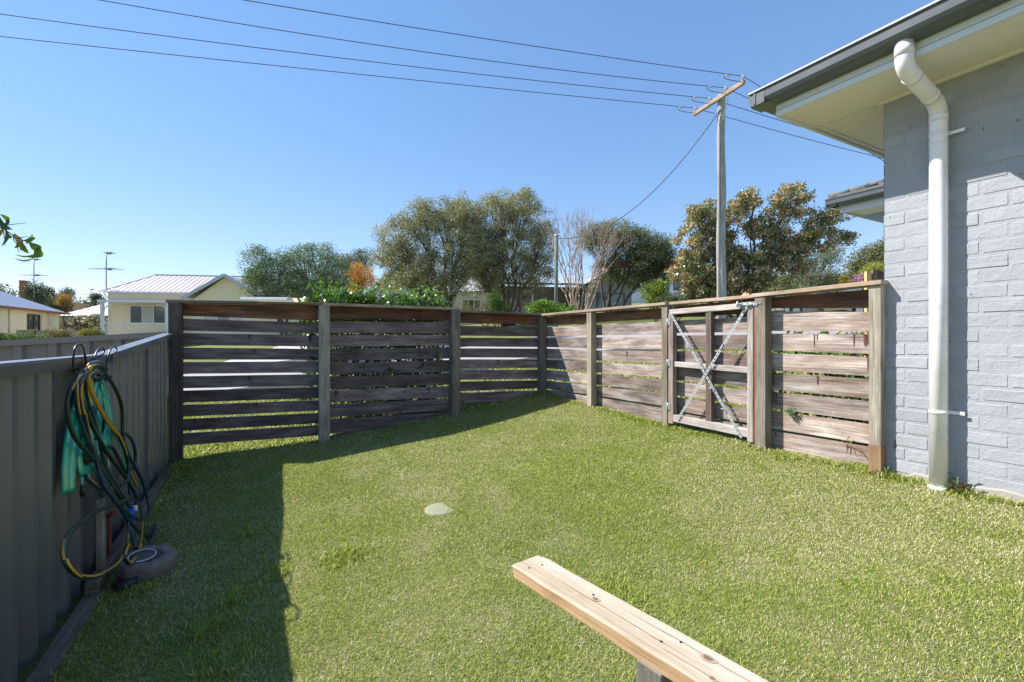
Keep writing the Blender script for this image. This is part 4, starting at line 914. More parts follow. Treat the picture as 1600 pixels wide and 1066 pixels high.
leaves('crown', cb, cs, 26, .11, .062, .036, [(.03,.06,.012),(.05,.10,.018),(.10,.19,.03),(.17,.27,.045)], r, M['leafgloss'])
shoots = []; 
for i in range(46):
    s_ = r.uniform(1.35, 3.05); p = BF(s_)+BN*r.uniform(.3, 1.1); z0 = .5; h_ = r.uniform(.10, .26)
    for k in range(7): shoots.append((p.x+.012*k*r.normal(), p.y, z0+h_*k/6))
leaves('new_shoots', cb, shoots, 4, .045, .06, .03, [(.16,.28,.04),(.22,.36,.06),(.10,.19,.03)], r, M['leafgloss'])
def vine(label, pts, seed, parent=None):
    r = np.random.default_rng(seed); b = MB(); b.tube(smooth(pts, 4), .0022, 5)
    t = thing('vine_sprig', pts[0], label, 'plant'); b.build('stem', M['bark'], t)
    leaves('leaf_cluster', t, [tuple(p) for p in smooth(pts, 3)], 5, .028, .04, .02, [(.02,.05,.02),(.03,.08,.03)], r, M['leafgloss'])
def bq(px, py, off=-.02):
    o = C1.dot(BN)+off; r_ = (px-800)/F; Y = o/(r_*BN.x+BN.y); return Vector((r_*Y, Y, (530-py)/F*Y))
vine('dark leafy sprig through the second fence panel, nearer its right post', [bq(655,535,.09), bq(655,550), bq(662,568), bq(655,575)], 61); vine('dark leafy sprig through the second fence panel, the lower left one', [bq(612,580,.09), bq(606,578), bq(598,586), bq(590,584)], 62)
vine('small dark sprig just under a slat beside the right post of the second panel', [bq(684,560,.09), bq(682,556), bq(678,562)], 63); vine('small dark sprig against the left fence post with steel edge', [bq(494,560,.05), bq(490,562), bq(484,558)], 64)
# low leafy plants behind the last panel
r = np.random.default_rng(66); p = RF(.4)+E*1.4; lp = thing('low_shrub', at_z(p, gz(p)), 'low dark leafy shrub seen only through the gaps of the last fence panel', 'shrub'); cs = []
for i in range(260):
    q = RF(r.uniform(-.5, .75))+E*r.uniform(.5, 2.6)+D*r.uniform(0, .9); cs.append((q.x, q.y, r.uniform(gz(q), .05+.06*noise.noise(Vector((q.x*3, q.y*3, 0))))))
leaves('crown', lp, cs, 22, .13, .07, .035, G1, r, M['leafgloss'])
b = MB(); 
for i in range(8):
    q = RF(r.uniform(-.4, .6))+E*r.uniform(.8, 2.2)+D*.3; limb(b, at_z(q, gz(q)), at_z(q, -.1), .015, .005, r)
b.build('trunk', M['bark'], lp)

# far trees on the left, one mass plus the trees one can tell apart
r = np.random.default_rng(70); cs = []
for i in range(900):
    px = r.uniform(-260, 170); ph = 450+14*math.sin(px/37)+5*math.sin(px/11) if px < 60 else 470+8*math.sin(px/13)
    ph = ph if px < 90 else 476; d = r.uniform(95, 120); py = r.uniform(ph, 512); q = P(px, py, d); cs.append(tuple(q))
tag(leaves('distant_trees', None, cs, 40, 2.2, .5, .3, [(.06,.08,.04),(.10,.12,.06),(.17,.16,.10),(.22,.19,.13)], r, M['leaf'], origin=(-100, 100, 0)), 'wooded hillside behind the cottages on the far left', None, None, 'stuff')
r = np.random.default_rng(71); cs = []
for i in range(700):
    px = r.uniform(380, 1480); d = r.uniform(80, 110); py = r.uniform(462-24*sstep((px-700)/600), 505); cs.append(tuple(P(px, py, d)))
tag(leaves('distant_trees', None, cs, 40, 2.4, .5, .3, [(.06,.08,.03),(.10,.12,.05),(.15,.15,.07)], r, M['leaf'], origin=(0, 95, 3)), 'wooded rise behind the houses in the middle distance', None, None, 'stuff')
tree('gum_tree', 'dark gum tree between the blue grey roof and the grey hipped roof, leftmost', 62, 60, [(55,452,10,16),(48,462,12,12),(62,466,10,10)], 3, 110, 40, .7, .25, .09, [(.06,.08,.05),(.10,.12,.08),(.14,.15,.1)], 72, group='dark trees behind the cottages')
tree('pine_tree', 'dark green pointed pine above the blue grey roof', 70, 74, [(74,462,8,10),(78,474,14,12),(74,456,4,6)], 2, 90, 40, .7, .25, .1, [(.03,.06,.03),(.05,.09,.04)], 73, group='dark trees behind the cottages')
tree('broadleaf_tree', 'dark rounded tree beside the orange one, behind the grey hipped roof', 68, 90, [(88,474,12,10),(98,478,8,8)], 2, 70, 40, .7, .25, .1, [(.06,.08,.03),(.1,.11,.05)], 74, group='dark trees behind the cottages')
tree('autumn_tree', 'small orange tree behind the grey hipped roof on the left', 66, 103, [(103,466,10,6),(98,472,8,6)], 2, 50, 40, .5, .2, .1, [(.4,.22,.05),(.5,.3,.08),(.3,.2,.06)], 75)
tree('gum_tree', 'loose gum tree crown right of the small orange tree', 75, 106, [(106,458,9,7),(100,462,6,5)], 2, 50, 36, .7, .25, .1, [(.1,.13,.08),(.14,.17,.11)], 76, group='dark trees behind the cottages')
tree('gum_tree', 'small dark tree between the grey hipped roof and the cream cottage', 70, 152, [(152,466,9,6)], 2, 40, 36, .6, .25, .1, [(.06,.09,.05),(.1,.12,.07)], 77, group='dark trees behind the cottages')

# ---------------------------------------------------------------- houses
class HF:      # local frame of a house: u along the front (to the right), v back, z up from the camera height
    def __init__(s, A, ang): s.A = Vector((A[0], A[1], 0)); s.u = Vector((math.cos(ang), math.sin(ang), 0)); s.v = Vector((-math.sin(ang), math.cos(ang), 0))
    def __call__(s, u, v, z): p = s.A+s.u*u+s.v*v; return Vector((p.x, p.y, z))
def wbox(h, b, u0, u1, v0, v1, z0, z1, m=0):
    b.box(h((u0+u1)/2, (v0+v1)/2, (z0+z1)/2), abs(u1-u0), abs(v1-v0), abs(z1-z0), h.u, h.v, m=m, r=.5)
def clad(b, h, xf, v, z0, z1, pitch=.17, face=-1, m=0, along='u'):
    """weatherboards between xf(z)=(lo,hi) on the plane v=const"""
    z = z0
    while z < z1-.01:
        ze = min(z+pitch, z1); a0, c0 = xf(z); a1, c1 = xf(ze)
        g = (lambda x, o, zz: h(x, v+face*o, zz)) if along == 'u' else (lambda x, o, zz: h(v+face*o, x, zz))
        b.face([g(a0, .028, z), g(c0, .028, z), g(c1, .006, ze), g(a1, .006, ze)], None, m); b.face([g(a0, .0, z), g(c0, .0, z), g(c0, .028, z), g(a0, .028, z)], None, m); z = ze
def roofq(b, pts, eave_dir, m=0):
    """roof plane with UV u along the eave"""
    e = eave_dir.normalized(); n_ = (pts[1]-pts[0]).cross(pts[2]-pts[0]).normalized(); s_ = n_.cross(e)
    b.face(pts, [(p.dot(e), p.dot(s_)) for p in pts], m)
def win(h, parent, u0, u1, z0, z1, v, frame='white', panes=3, name='window', along='u', glass='glass', split=None):
    g = (lambda x, o, zz: h(x, v-o, zz)) if along == 'u' else (lambda x, o, zz: h(v+o, x, zz)); ax = h.u if along == 'u' else h.v; b = MB(); fr = .06
    W_ = u1-u0; H_ = z1-z0; cu = (u0+u1)/2; cz = (z0+z1)/2
    b.box(g(cu, .05, z0-fr/2), W_+2*fr, .06, fr, ax); b.box(g(cu, .05, z1+fr/2), W_+2*fr, .06, fr, ax)
    for x in [u0-fr/2, u1+fr/2]: b.box(g(x, .05, cz), fr, .058, H_, ax)
    for k in range(1, panes): b.box(g(u0+W_*k/panes, .045, cz), .04, .04, H_, ax)
    w_ = b.build(name, M[frame], parent); b = MB()
    for k in range(panes):
        a = u0+W_*k/panes; c = u0+W_*(k+1)/panes; b.face([g(a, .035, z0), g(c, .035, z0), g(c, .035, z1), g(a, .035, z1)], None, 1 if (split is not None and k in split) else 0)
    b.build('pane', [M[glass], M['curtain']], w_); return w_
# cream cottage with front gable
h = HF((-26.3, 30.6), math.radians(9))
hz = -.6; ck = thing('cottage', h(5, 3, hz), 'cream weatherboard cottage with pale corrugated roof, front gable and small verandah', 'house')
b = MB(); b_ez = 3.12; UW = 9.7
wbox(h, b, -.45, UW, .5, 8, hz-.5, b_ez-.02)
clad(b, h, lambda z: (-.45, 5.4), .5, 2.45, b_ez, .15); clad(b, h, lambda z: (-.45, 5.5), .5, -.6, 2.3, .15)
# gable wing
ga, gb, gv_ = 5.2, 9.85, -1.2; gp = (ga+gb)/2; gz0, gz1 = 2.72, 4.16
wbox(h, b, ga+.25, gb-.25, gv_, .6, hz-.5, 2.5)
clad(b, h, lambda z: (ga+.25, gb-.25), gv_, -.6, 2.5, .17)
clad(b, h, lambda z: (ga+.25+(gp-ga-.25)*(z-2.5)/(gz1-2.5), gb-.25-(gp-ga-.25)*(z-2.5)/(gz1-2.5)), gv_-.01, 2.5, gz1-.12, .17)
b.build('wall', M['cream'], ck)
b = MB(); rA, rB = h(.95, 3.2, 4.66), h(8.4, 3.2, 4.66); e0, e1, e2, e3 = h(-.72, .1, b_ez), h(UW+.4, .1, b_ez), h(UW+.4, 8.2, b_ez), h(-.72, 8.2, b_ez)
roofq(b, [e0, e1, rB, rA], h.u); roofq(b, [e3, e0, rA], h.v); roofq(b, [e1, e2, rB], h.v); roofq(b, [e2, e3, rA, rB], h.u)
gr = h(gp, gv_-.35, gz1+.05); gb_ = h(gp, 2.6, gz1+.05)
roofq(b, [h(ga-.15, gv_-.35, gz0-.05), gr, gb_, h(ga-.15, 1.6, gz0-.05)][::-1], h.v); roofq(b, [h(gb+.15, gv_-.35, gz0-.05), h(gb+.15, 1.6, gz0-.05), gb_, gr][::-1], h.v)
b.build('roof', M['pinkroof'], ck)
b = MB(); b.seg(h(ga-.2, gv_-.38, gz0-.14), h(gp, gv_-.38, gz1+.0), .05, .2, t=h.v); b.seg(h(gb+.2, gv_-.38, gz0-.14), h(gp, gv_-.38, gz1+.0), .05, .2, t=h.v); b.build('barge_board', M['trimblue'], ck)
b = MB(); b.seg(h(-.1, .05, b_ez-.03), h(ga, .05, b_ez-.03), .12, .10); b.seg(rA, e0, .12, .06); b.seg(rA, rB, .2, .08); b.build('gutter', M['trimblue'], ck)
b = MB(); vr = MB(); roofq(vr, [h(.45, -1.9, 2.40), h(4.5, -1.9, 2.40), h(4.6, .5, 2.62), h(-.4, .5, 2.62)], h.u); vr.seg(h(.45, -1.9, 2.36), h(4.5, -1.9, 2.36), .1, .14); vr.build('verandah_roof', M['white'], ck)
for u_ in (.63, 4.31):
    b = MB(); b.seg(h(u_, -1.75, hz), h(u_, -1.75, 2.3), .15, .15); b.build('verandah_post', M['white'], ck)
b = MB(); sg = 1
for u_, sg in ((.69, 1), (4.25, -1)):
    b.tube([h(u_+sg*.0, -1.75, 1.65), h(u_+sg*.08, -1.75, 1.95), h(u_+sg*.28, -1.75, 2.12), h(u_+sg*.55, -1.75, 2.18)], .04, 6)
b.build('bracket', M['white'], ck)
b = MB(); b.seg(h(.7, -1.75, .98), h(4.2, -1.75, .98), .05, .05)
for i in range(22): b.seg(h(.7+3.5*i/21, -1.75, .1), h(.7+3.5*i/21, -1.75, .98), .015, .015)
for i in range(4): b.seg(h(.7, -1.75, .2+.2*i), h(4.2, -1.75, .2+.2*i), .012, .012)
b.build('balustrade', M['white'], ck)
b = MB(); wbox(h, b, .45, 4.5, -1.9, .5, hz-.4, .05); b.build('verandah_floor', M['concrete'], ck)
win(h, ck, .92, 3.0, 1.1, 2.2, .5, panes=3, split=(1,)); win(h, ck, 6.2, 8.5, .9, 2.0, gv_, panes=3, split=(0, 2))
b = MB(); b.tube([h(-.5, .1, b_ez), h(-.45, .25, b_ez-.25), h(-.35, .42, b_ez-.4), h(-.35, .42, hz)], .04, 8); b.build('downpipe', M['white'], ck)
# far-left cottage with blue grey roof
h = HF((-33.2, 35.0), math.radians(-66)); hz = -1.3   # u runs toward the camera side (to the left in view)
lk = thing('cottage', h(5, 3, hz), 'pale cream cottage with long blue grey metal roof at the far left', 'house')
b = MB(); ez = 1.92; wbox(h, b, .5, 16, -7, -.4, hz-.5, ez-.05); clad(b, h, lambda z: (.5, 16), -.4, -1.2, ez-.05, .2, face=1); 
clad(b, h, lambda z: (-7, -.4), .5, -1.2, ez-.05, .2, along='v'); b.build('wall', M['pcream'], lk)
b = MB(); A0_, A1_, A2_, A3_ = h(0, 0, ez), h(17, 0, ez), h(17, -7.4, ez), h(0, -7.4, ez); R0_, R1_ = h(3.2, -3.7, 3.75), h(14, -3.7, 3.75)
roofq(b, [A0_, R0_, R1_, A1_], h.u); roofq(b, [A0_, A3_, R0_], h.v); roofq(b, [A3_, A2_, R1_, R0_], h.u); roofq(b, [A1_, R1_, A2_], h.v)
b.build('roof', M['blueroof'], lk)
b = MB(); b.seg(h(-.05, .06, ez-.03), h(17, .06, ez-.03), .1, .12); b.seg(h(-.05, .06, ez-.03), h(-.05, -7.4, ez-.03), .1, .12); b.build('gutter', M['brick'], lk)
b = MB()
for u0, u1, z0, z1 in ((5.0, 5.9, .5, 1.75),): pass
def winr(u0, u1, z0, z1, fr, gl):
    b = MB(); b.seg(h(u0, -.33, z1), h(u1, -.33, z1), .06, .08); b.seg(h(u0, -.33, z0), h(u1, -.33, z0), .06, .08)
    for x in (u0, u1, (u0+u1)/2): b.seg(h(x, -.33, z0), h(x, -.33, z1), .06, .08)
    o = b.build('window', M[fr], lk); b = MB(); b.face([h(u0, -.355, z0), h(u1, -.355, z0), h(u1, -.355, z1), h(u0, -.355, z1)]); b.build('pane', M[gl], o)
winr(3.4, 4.8, .55, 1.62, 'darktrim', 'glassg'); winr(1.3, 1.9, -.1, .35, 'darktrim', 'glassg')
b = MB()
for u_ in (3.0, 6.9, 2.1): b.seg(h(u_, -.34, -1.1), h(u_, -.34, ez-.1), .06, .09)
b.build('downpipe', M['pcream'], lk)
b = MB()
for i in range(24): b.seg(h(7.2+i*.14, .8, -.55), h(7.2+i*.14, .8, .08), .04, .05)
for z_ in (-.4, -.02): b.seg(h(7.2, .8, z_), h(10.6, .8, z_), .04, .04)
tag(b.build('picket_fence', M['darktrim'], None, tuple(h(8, .8, -1))), 'short dark picket fence by the far left cottage wall', 'fence')
# grey hipped roof house behind
h = HF((-51.0, 52), math.radians(6)); hz = -1.2; mk = thing('house', h(4, 3, hz), 'plain house with grey hipped metal roof between the two cream cottages', 'house')
b = MB(); wbox(h, b, 1.1, 10, .4, 9, hz-.5, 2.6); clad(b, h, lambda z: (1.1, 10), .4, 0, 2.6, .25); b.build('wall', M['greywall'], mk)
b = MB(); ap = h(5.2, 4.5, 5.25); ap2 = h(6.0, 4.5, 5.25); q = [h(.3, 0, 2.6), h(11, 0, 2.6), h(11, 9.4, 2.6), h(.3, 9.4, 2.6)]
roofq(b, [q[0], q[1], ap2, ap], h.u); roofq(b, [q[3], q[0], ap], h.v); roofq(b, [q[1], q[2], ap2], h.v); roofq(b, [q[2], q[3], ap, ap2], h.u); b.build('roof', M['greyroof'], mk)
b = MB(); b.seg(h(.3, -.05, 2.55), h(11, -.05, 2.55), .1, .14); b.build('gutter', M['darktrim'], mk)
# chimney house far behind on the hill
c_ = P(37, 444, 85); ch = thing('brick_house', (c_.x, c_.y, c_.z-6), 'brown brick house on the wooded hillside, showing its tall orange chimney', 'house')
b = MB(); b.box(c_+Vector((0, 0, -1.6)), .85, .8, 4.2, (1, 0, 0)); b.box(c_+Vector((0, 0, .55)), 1.0, .95, .15, (1, 0, 0)); b.build('chimney', M['brick'], ch)
b = MB(); hh = HF((c_.x-5, c_.y+.5), 0); roofq(b, [hh(0, 0, c_.z-3), hh(10, 0, c_.z-3), hh(8, 4, c_.z-.8), hh(2, 4, c_.z-.8)], hh.u); b.build('roof', M['greyroof'], ch)
b = MB(); wbox(hh, b, .4, 9.6, .3, 7, c_.z-8, c_.z-3.02); b.build('wall', M['orangewall'], ch)
# aerials
def aerial(label, px, py_top, py_bot, d, w1, w2):
    t = P(px, py_top, d); z0 = (530-py_bot)/F*d; H_ = t.z-z0; a = thing('aerial', (t.x, d, z0), label, 'aerial', 'television aerials on the roofs')
    b = MB(); b.tube([(t.x, d, z0), (t.x, d, t.z)], .035, 6); b.build('mast', M['metal'], a)
    b = MB(); L = 2.0*w1; z1 = t.z-H_*.42; b.tube([(t.x-L*.6, d, z1+.04), (t.x+L*.4, d-.3, z1)], .02, 5)
    for k in range(9): x = t.x-L*.6+L*k/8; l = .12+.06*k; b.tube([(x, d-l, z1+.03), (x, d+l, z1+.03)], .012, 4)
    b.box((t.x+.25, d, z1), .25, .1, .12, (1, 0, 0)); b.build('yagi_arm', M['metal'], a)
    b = MB(); b.tube([(t.x, d, t.z), (t.x+.75*w2, d-.2, t.z-.02)], .02, 5)
    for k in range(5): x = t.x+.75*w2*k/5; b.tube([(x, d-.25, t.z-.02), (x, d+.25, t.z-.02)], .015, 4)
    b.box((t.x+.2, d, t.z-.04), .2, .12, .14, (1, 0, 0)); b.build('top_arm', M['metal'], a)
aerial('tall television aerial at the left end of the cream cottage roof', 166, 395, 457, 31, 1.0, .75); aerial('tall television aerial rising behind the blue grey roof', 53, 405, 466, 38, .95, .7); aerial('short wide aerial on the grey hipped roof', 142, 452, 472, 56, 1.1, .1)
# cream steel fence and garden shrubs in front of the left cottages
p0, p1, p2 = P(28, 533, 25.5), P(55, 524, 27), P(165, 524, 30); cf = thing('cream_fence', (p1.x, p1.y, -1.2), 'low cream steel fence with garden shrubs before it, beside the far left cottages', 'fence')
for a, c in ((p0, p1), (p1, p2)):
    b = MB(); zt_ = .55 if a is p1 else .5; u = Vector((c.x-a.x, c.y-a.y, 0)); L = u.length; b.face([(a.x, a.y, -1.3), (c.x, c.y, -1.3), (c.x, c.y, .5), (a.x, a.y, .45)], [(0, 0), (L, 0), (L, 1.5), (0, 1.5)]); b.build('infill_sheet', M['creamfence'], cf)
    b = MB(); b.seg((a.x, a.y, .47), (c.x, c.y, .52), .06, .06); b.build('top_rail', M['creamfence'], cf)
    for k in range(4):
        q = Vector(a).lerp(Vector(c), k/3); b = MB(); b.seg((q.x, q.y-.03, -1.2), (q.x, q.y-.03, .5), .06, .06); b.build('post', M['creamfence'], cf)
shrub('rose_bush', 'round bush speckled with pink white blossom before the grey hipped house', 34, [(135,505,24,10),(120,508,12,8),(152,500,12,10)], 110, 40, .3, .12, .07, [(.07,.10,.05),(.11,.14,.08)], 81, flowers=(.8, 16, .25, [(.6,.45,.4),(.65,.55,.5)]))
shrub('shrub', 'reddish green garden shrub before the cream fence, left one', 24, [(92,522,16,7),(105,526,12,6)], 60, 40, .2, .09, .04, [(.14,.16,.06),(.25,.15,.08),(.2,.2,.08)], 82)
shrub('shrub', 'orange tinged garden shrub before the cream fence, next to the verandah', 24, [(137,522,13,6),(150,520,8,7)], 60, 40, .2, .09, .04, [(.35,.18,.06),(.2,.22,.05),(.3,.28,.08)], 83)
shrub('shrub', 'low dark green shrubs at the left edge before the cottage wall', 22, [(20,528,26,5),(55,528,20,4),(0,528,20,5)], 90, 40, .2, .09, .04, [(.05,.09,.03),(.09,.15,.04),(.16,.22,.06)], 84)
c_ = P(150, 522, 26); gb2 = thing('wheelie_bin', (c_.x, c_.y, gz(c_)), 'green lidded bin partly hidden beside the verandah post of the cream cottage', 'bin')
b = MB(); zz = gz(c_); b.box((c_.x, c_.y, (zz+.05+c_.z)/2), .55, .6, c_.z-zz-.05, (1, 0, 0)); b.build('body', M['darktrim'], gb2, bevel=.03); b = MB(); b.box((c_.x, c_.y, c_.z+.03), .6, .66, .07, (1, 0, 0)); b.build('lid', plain('green_lid', (.05, .35, .15), .4), gb2, bevel=.02)
# low flat metal roof behind the second post
c0_, c1_ = P(443, 471, 14.0), P(515, 472, 13.0); cp = thing('carport', (c0_.x, c0_.y, gz(c0_)), 'low flat metal carport roof edge just behind the shaded fence top', 'carport')
b = MB(); b.seg(c0_, c1_, 2.6, .06, r=.5); b.build('roof', M['trimblue'], cp)
b = MB(); b.seg(c0_+Vector((0, -1.3, -.07)), c1_+Vector((0, -1.3, -.07)), .06, .12); b.build('fascia', M['cream'], cp)
for t_ in (.93, 1.0):
    q = c0_.lerp(c1_, t_); b = MB(); b.seg(Vector((q.x, q.y-1.1, gz(q))), q-Vector((0, 1.1, .05)), .08, .08); b.build('post', M['darktrim'], cp)
# white gabled house in the middle
h = HF((-9.6, 29.0), math.radians(-8)); hz = .0; wk = thing('house', h(4, 3, hz), 'white house with light grey gabled roof, mostly hidden behind the big spreading tree', 'house')
b = MB(); wbox(h, b, .6, 2.5+.6, 0, 8, hz-1, 2.4); clad(b, h, lambda z: (.6, 4.3), -.01, hz, 2.45, .18); clad(b, h, lambda z: (.6+(z-2.45)*1.05, 4.3-(z-2.45)*1.05), -.01, 2.45, 4.0, .18); wbox(h, b, 3.1, 7.9, .8, 8, hz-1, 2.85)
b.build('wall', M['whitewall'], wk)
b = MB(); pk = h(2.45, -.5, 4.15); roofq(b, [h(.1, -.5, 2.15), pk, h(2.45, 7, 4.15), h(.1, 7, 2.15)][::-1], h.v); roofq(b, [h(4.8, -.5, 2.15), h(4.8, 7, 2.15), h(2.45, 7, 4.15), pk][::-1], h.v)
roofq(b, [h(2.6, .4, 2.9), h(8.4, .4, 2.9), h(6.2, 4.2, 4.3), h(2.6, 4.2, 4.3)], h.u); roofq(b, [h(8.4, .4, 2.9), h(8.4, 8, 2.9), h(6.2, 4.2, 4.3)], h.v); b.build('roof', M['whiteroof'], wk)
b = MB(); b.seg(h(0, -.55, 2.05), h(2.45, -.55, 4.1), .05, .2, t=h.v); b.seg(h(4.9, -.55, 2.05), h(2.45, -.55, 4.1), .05, .2, t=h.v); b.seg(h(2.6, .36, 2.86), h(8.4, .36, 2.86), .1, .1); b.build('barge_board', M['trimblue'], wk)
win(h, wk, 4.9, 5.9, 1.1, 2.4, .8, panes=2); win(h, wk, 6.5, 7.6, 1.1, 2.4, .8, panes=3)
# mushroom house with verandah
h = HF((-.6, 32.0), math.radians(8)); hz = .6; vk = thing('house', h(4, 3, hz), 'mushroom coloured weatherboard house with blue grey roof, verandah and front stairs', 'house')
b = MB(); wbox(h, b, -1, 6.2, 2.4, 9, hz-.5, 3.9); clad(b, h, lambda z: (-1, 6.2), 2.4, hz, 3.9, .2); wbox(h, b, 5.9, 9.2, 0, 8, hz-.8, 3.75); clad(b, h, lambda z: (5.9, 9.2), 0, hz, 3.75, .2)
clad(b, h, lambda z: (5.9+(z-3.75)*1.6, 9.2-(z-3.75)*1.6), -.01, 3.75, 4.7, .2); b.build('wall', M['darkwall'], vk)
b = MB(); roofq(b, [h(-1.6, .6, 3.95), h(6.6, .6, 3.95), h(6.6, 4.8, 5.1), h(-1.6, 4.8, 5.1)], h.u); roofq(b, [h(5.5, -.4, 3.65), h(7.55, -.4, 4.85), h(7.55, 6, 4.85), h(5.5, 6, 3.65)], h.v); roofq(b, [h(9.6, -.4, 3.65), h(9.6, 6, 3.65), h(7.55, 6, 4.85), h(7.55, -.4, 4.85)], h.v); b.build('roof', M['lightroof'], vk)
b = MB(); b.seg(h(-1.6, .55, 3.9), h(5.6, .55, 3.9), .1, .13); b.seg(h(5.4, -.43, 3.58), h(7.55, -.43, 4.8), .05, .16, t=h.v); b.seg(h(9.7, -.43, 3.58), h(7.55, -.43, 4.8), .05, .16, t=h.v); b.build('barge_board', M['darktrim'], vk)
for u_ in (1.0, 3.6, 5.4):
    b = MB(); b.seg(h(u_+1.2, .9, 1.3), h(u_+1.2, .9, 3.85), .1, .1); b.build('verandah_post', M['white'] if u_ == 1.0 else M['darktrim'], vk)
b = MB(); b.seg(h(0, .85, 2.35), h(5.8, .85, 2.35), .05, .06)
for i in range(60): b.seg(h(i*.097, .85, 1.45), h(i*.097, .85, 2.35), .018, .018)
b.build('balustrade', M['darktrim'], vk)
b = MB(); wbox(h, b, -.5, 5.9, .7, 2.4, 1.15, 1.35); b.build('verandah_floor', M['darktrim'], vk)
b = MB(); wbox(h, b, 0, 2.2, 1.0, 1.06, 1.36, 2.3); b.build('shade_cloth', M['whitewall'], vk)
b = MB(); b.seg(h(3.2, -1.6, 1.1), h(5.6, .5, 2.6), .05, .06)
for i in range(18): q = h(3.2+2.4*i/17, -1.6+2.1*i/17, 0); zz = 1.1+1.5*i/17; b.seg(at_z(q, zz-.95), at_z(q, zz), .018, .018)
b.build('stair_rail', M['greywall'], vk)
b = MB()
for i in range(8): wbox(h, b, 3.4+i*.3, 3.7+i*.3, -1.6+i*.26, -.4+i*.26, hz-.5, .35+i*.16)
b.build('stairs', M['brick'], vk)
win(h, vk, 6.7, 8.6, 1.9, 3.2, 0, panes=2, glass='glassg', frame='darktrim')
b = MB(); b.seg(h(9.4, -1, 1.2), h(13, -.6, 1.6), .05, 1.6); tag(b.build('side_fence', M['cbrail'], None, tuple(h(9.4, -1, .5))), 'dark steel side fence right of the mushroom coloured house', 'fence')
# red roofed and white building upper right
h = HF((10.0, 47.0), math.radians(10)); hz = 3.0; rk = thing('house', h(4, 3, hz), 'white two-storey house with bright red roof behind the dark trees', 'house')
b = MB(); wbox(h, b, .5, 14, 0, 9, hz-2, 7.0); clad(b, h, lambda z: (.5, 14), 0, hz, 7.0, .3); b.build('wall', M['whitewall'], rk)
b = MB(); roofq(b, [h(-.2, -.5, 7.0), h(14.5, -.5, 7.0), h(11, 4.5, 8.9), h(3.5, 4.5, 8.9)], h.u); roofq(b, [h(-.2, 9.5, 7.0), h(-.2, -.5, 7.0), h(3.5, 4.5, 8.9)], h.v); b.build('roof', M['redroof'], rk)
for k in range(6): win(h, rk, 5.4+k*1.25, 6.3+k*1.25, 5.0, 6.5, 0, panes=1, glass='glassg')
b = MB(); wbox(h, b, 5, 13.5, -1.5, -.02, 4.2, 4.4); b.build('awning', M['white'], rk)
# tan house behind the olive tree
h = HF((21.5, 42), math.radians(6)); hz = 3.2; ok_ = thing('house', h(4, 3, hz), 'tan brick house glimpsed between the olive tree and the painted wall', 'house')
b = MB(); wbox(h, b, 0, 8.5, 0, 7, hz-1, 5.75); b.build('wall', M['orangewall'], ok_)
b = MB(); roofq(b, [h(-.5, -.5, 5.75), h(9, -.5, 5.75), h(6.5, 3.5, 7.0), h(2, 3.5, 7.0)], h.u); b.build('roof', M['greyroof'], ok_); win(h, ok_, 4.6, 6.6, 4.4, 5.5, 0, panes=2, glass='curtain')
# timber screen beyond the last panel
c_ = P(1372, 440, 7.0); ts_ = thing('timber_screen', (c_.x, c_.y, gz(c_)), 'fresh orange timber posts carrying dark slats, just above the fence cap by the wall', 'fence')
zz = gz(c_); 
for px, tp, mm in ((1356, .93, 'yellowpost'), (1362.5, .86, 'yellowpost'), (1366, .95, 'cap')):
    q = P(px, 440, 7.0+(.1 if px == 1362.5 else 0)); b = MB(); b.seg(at_z(q, zz-.1), at_z(q, tp+.08), .045, .07); b.build('post', M[mm], ts_)
b = MB()
for k in range(7): q = P(1369, 440, 7.05); b.seg(at_z(q, .96-k*.16), at_z(q+E*1.5, .94-k*.16), .02, .14)
b.build('slat_panel', M['slat_dark'], ts_)

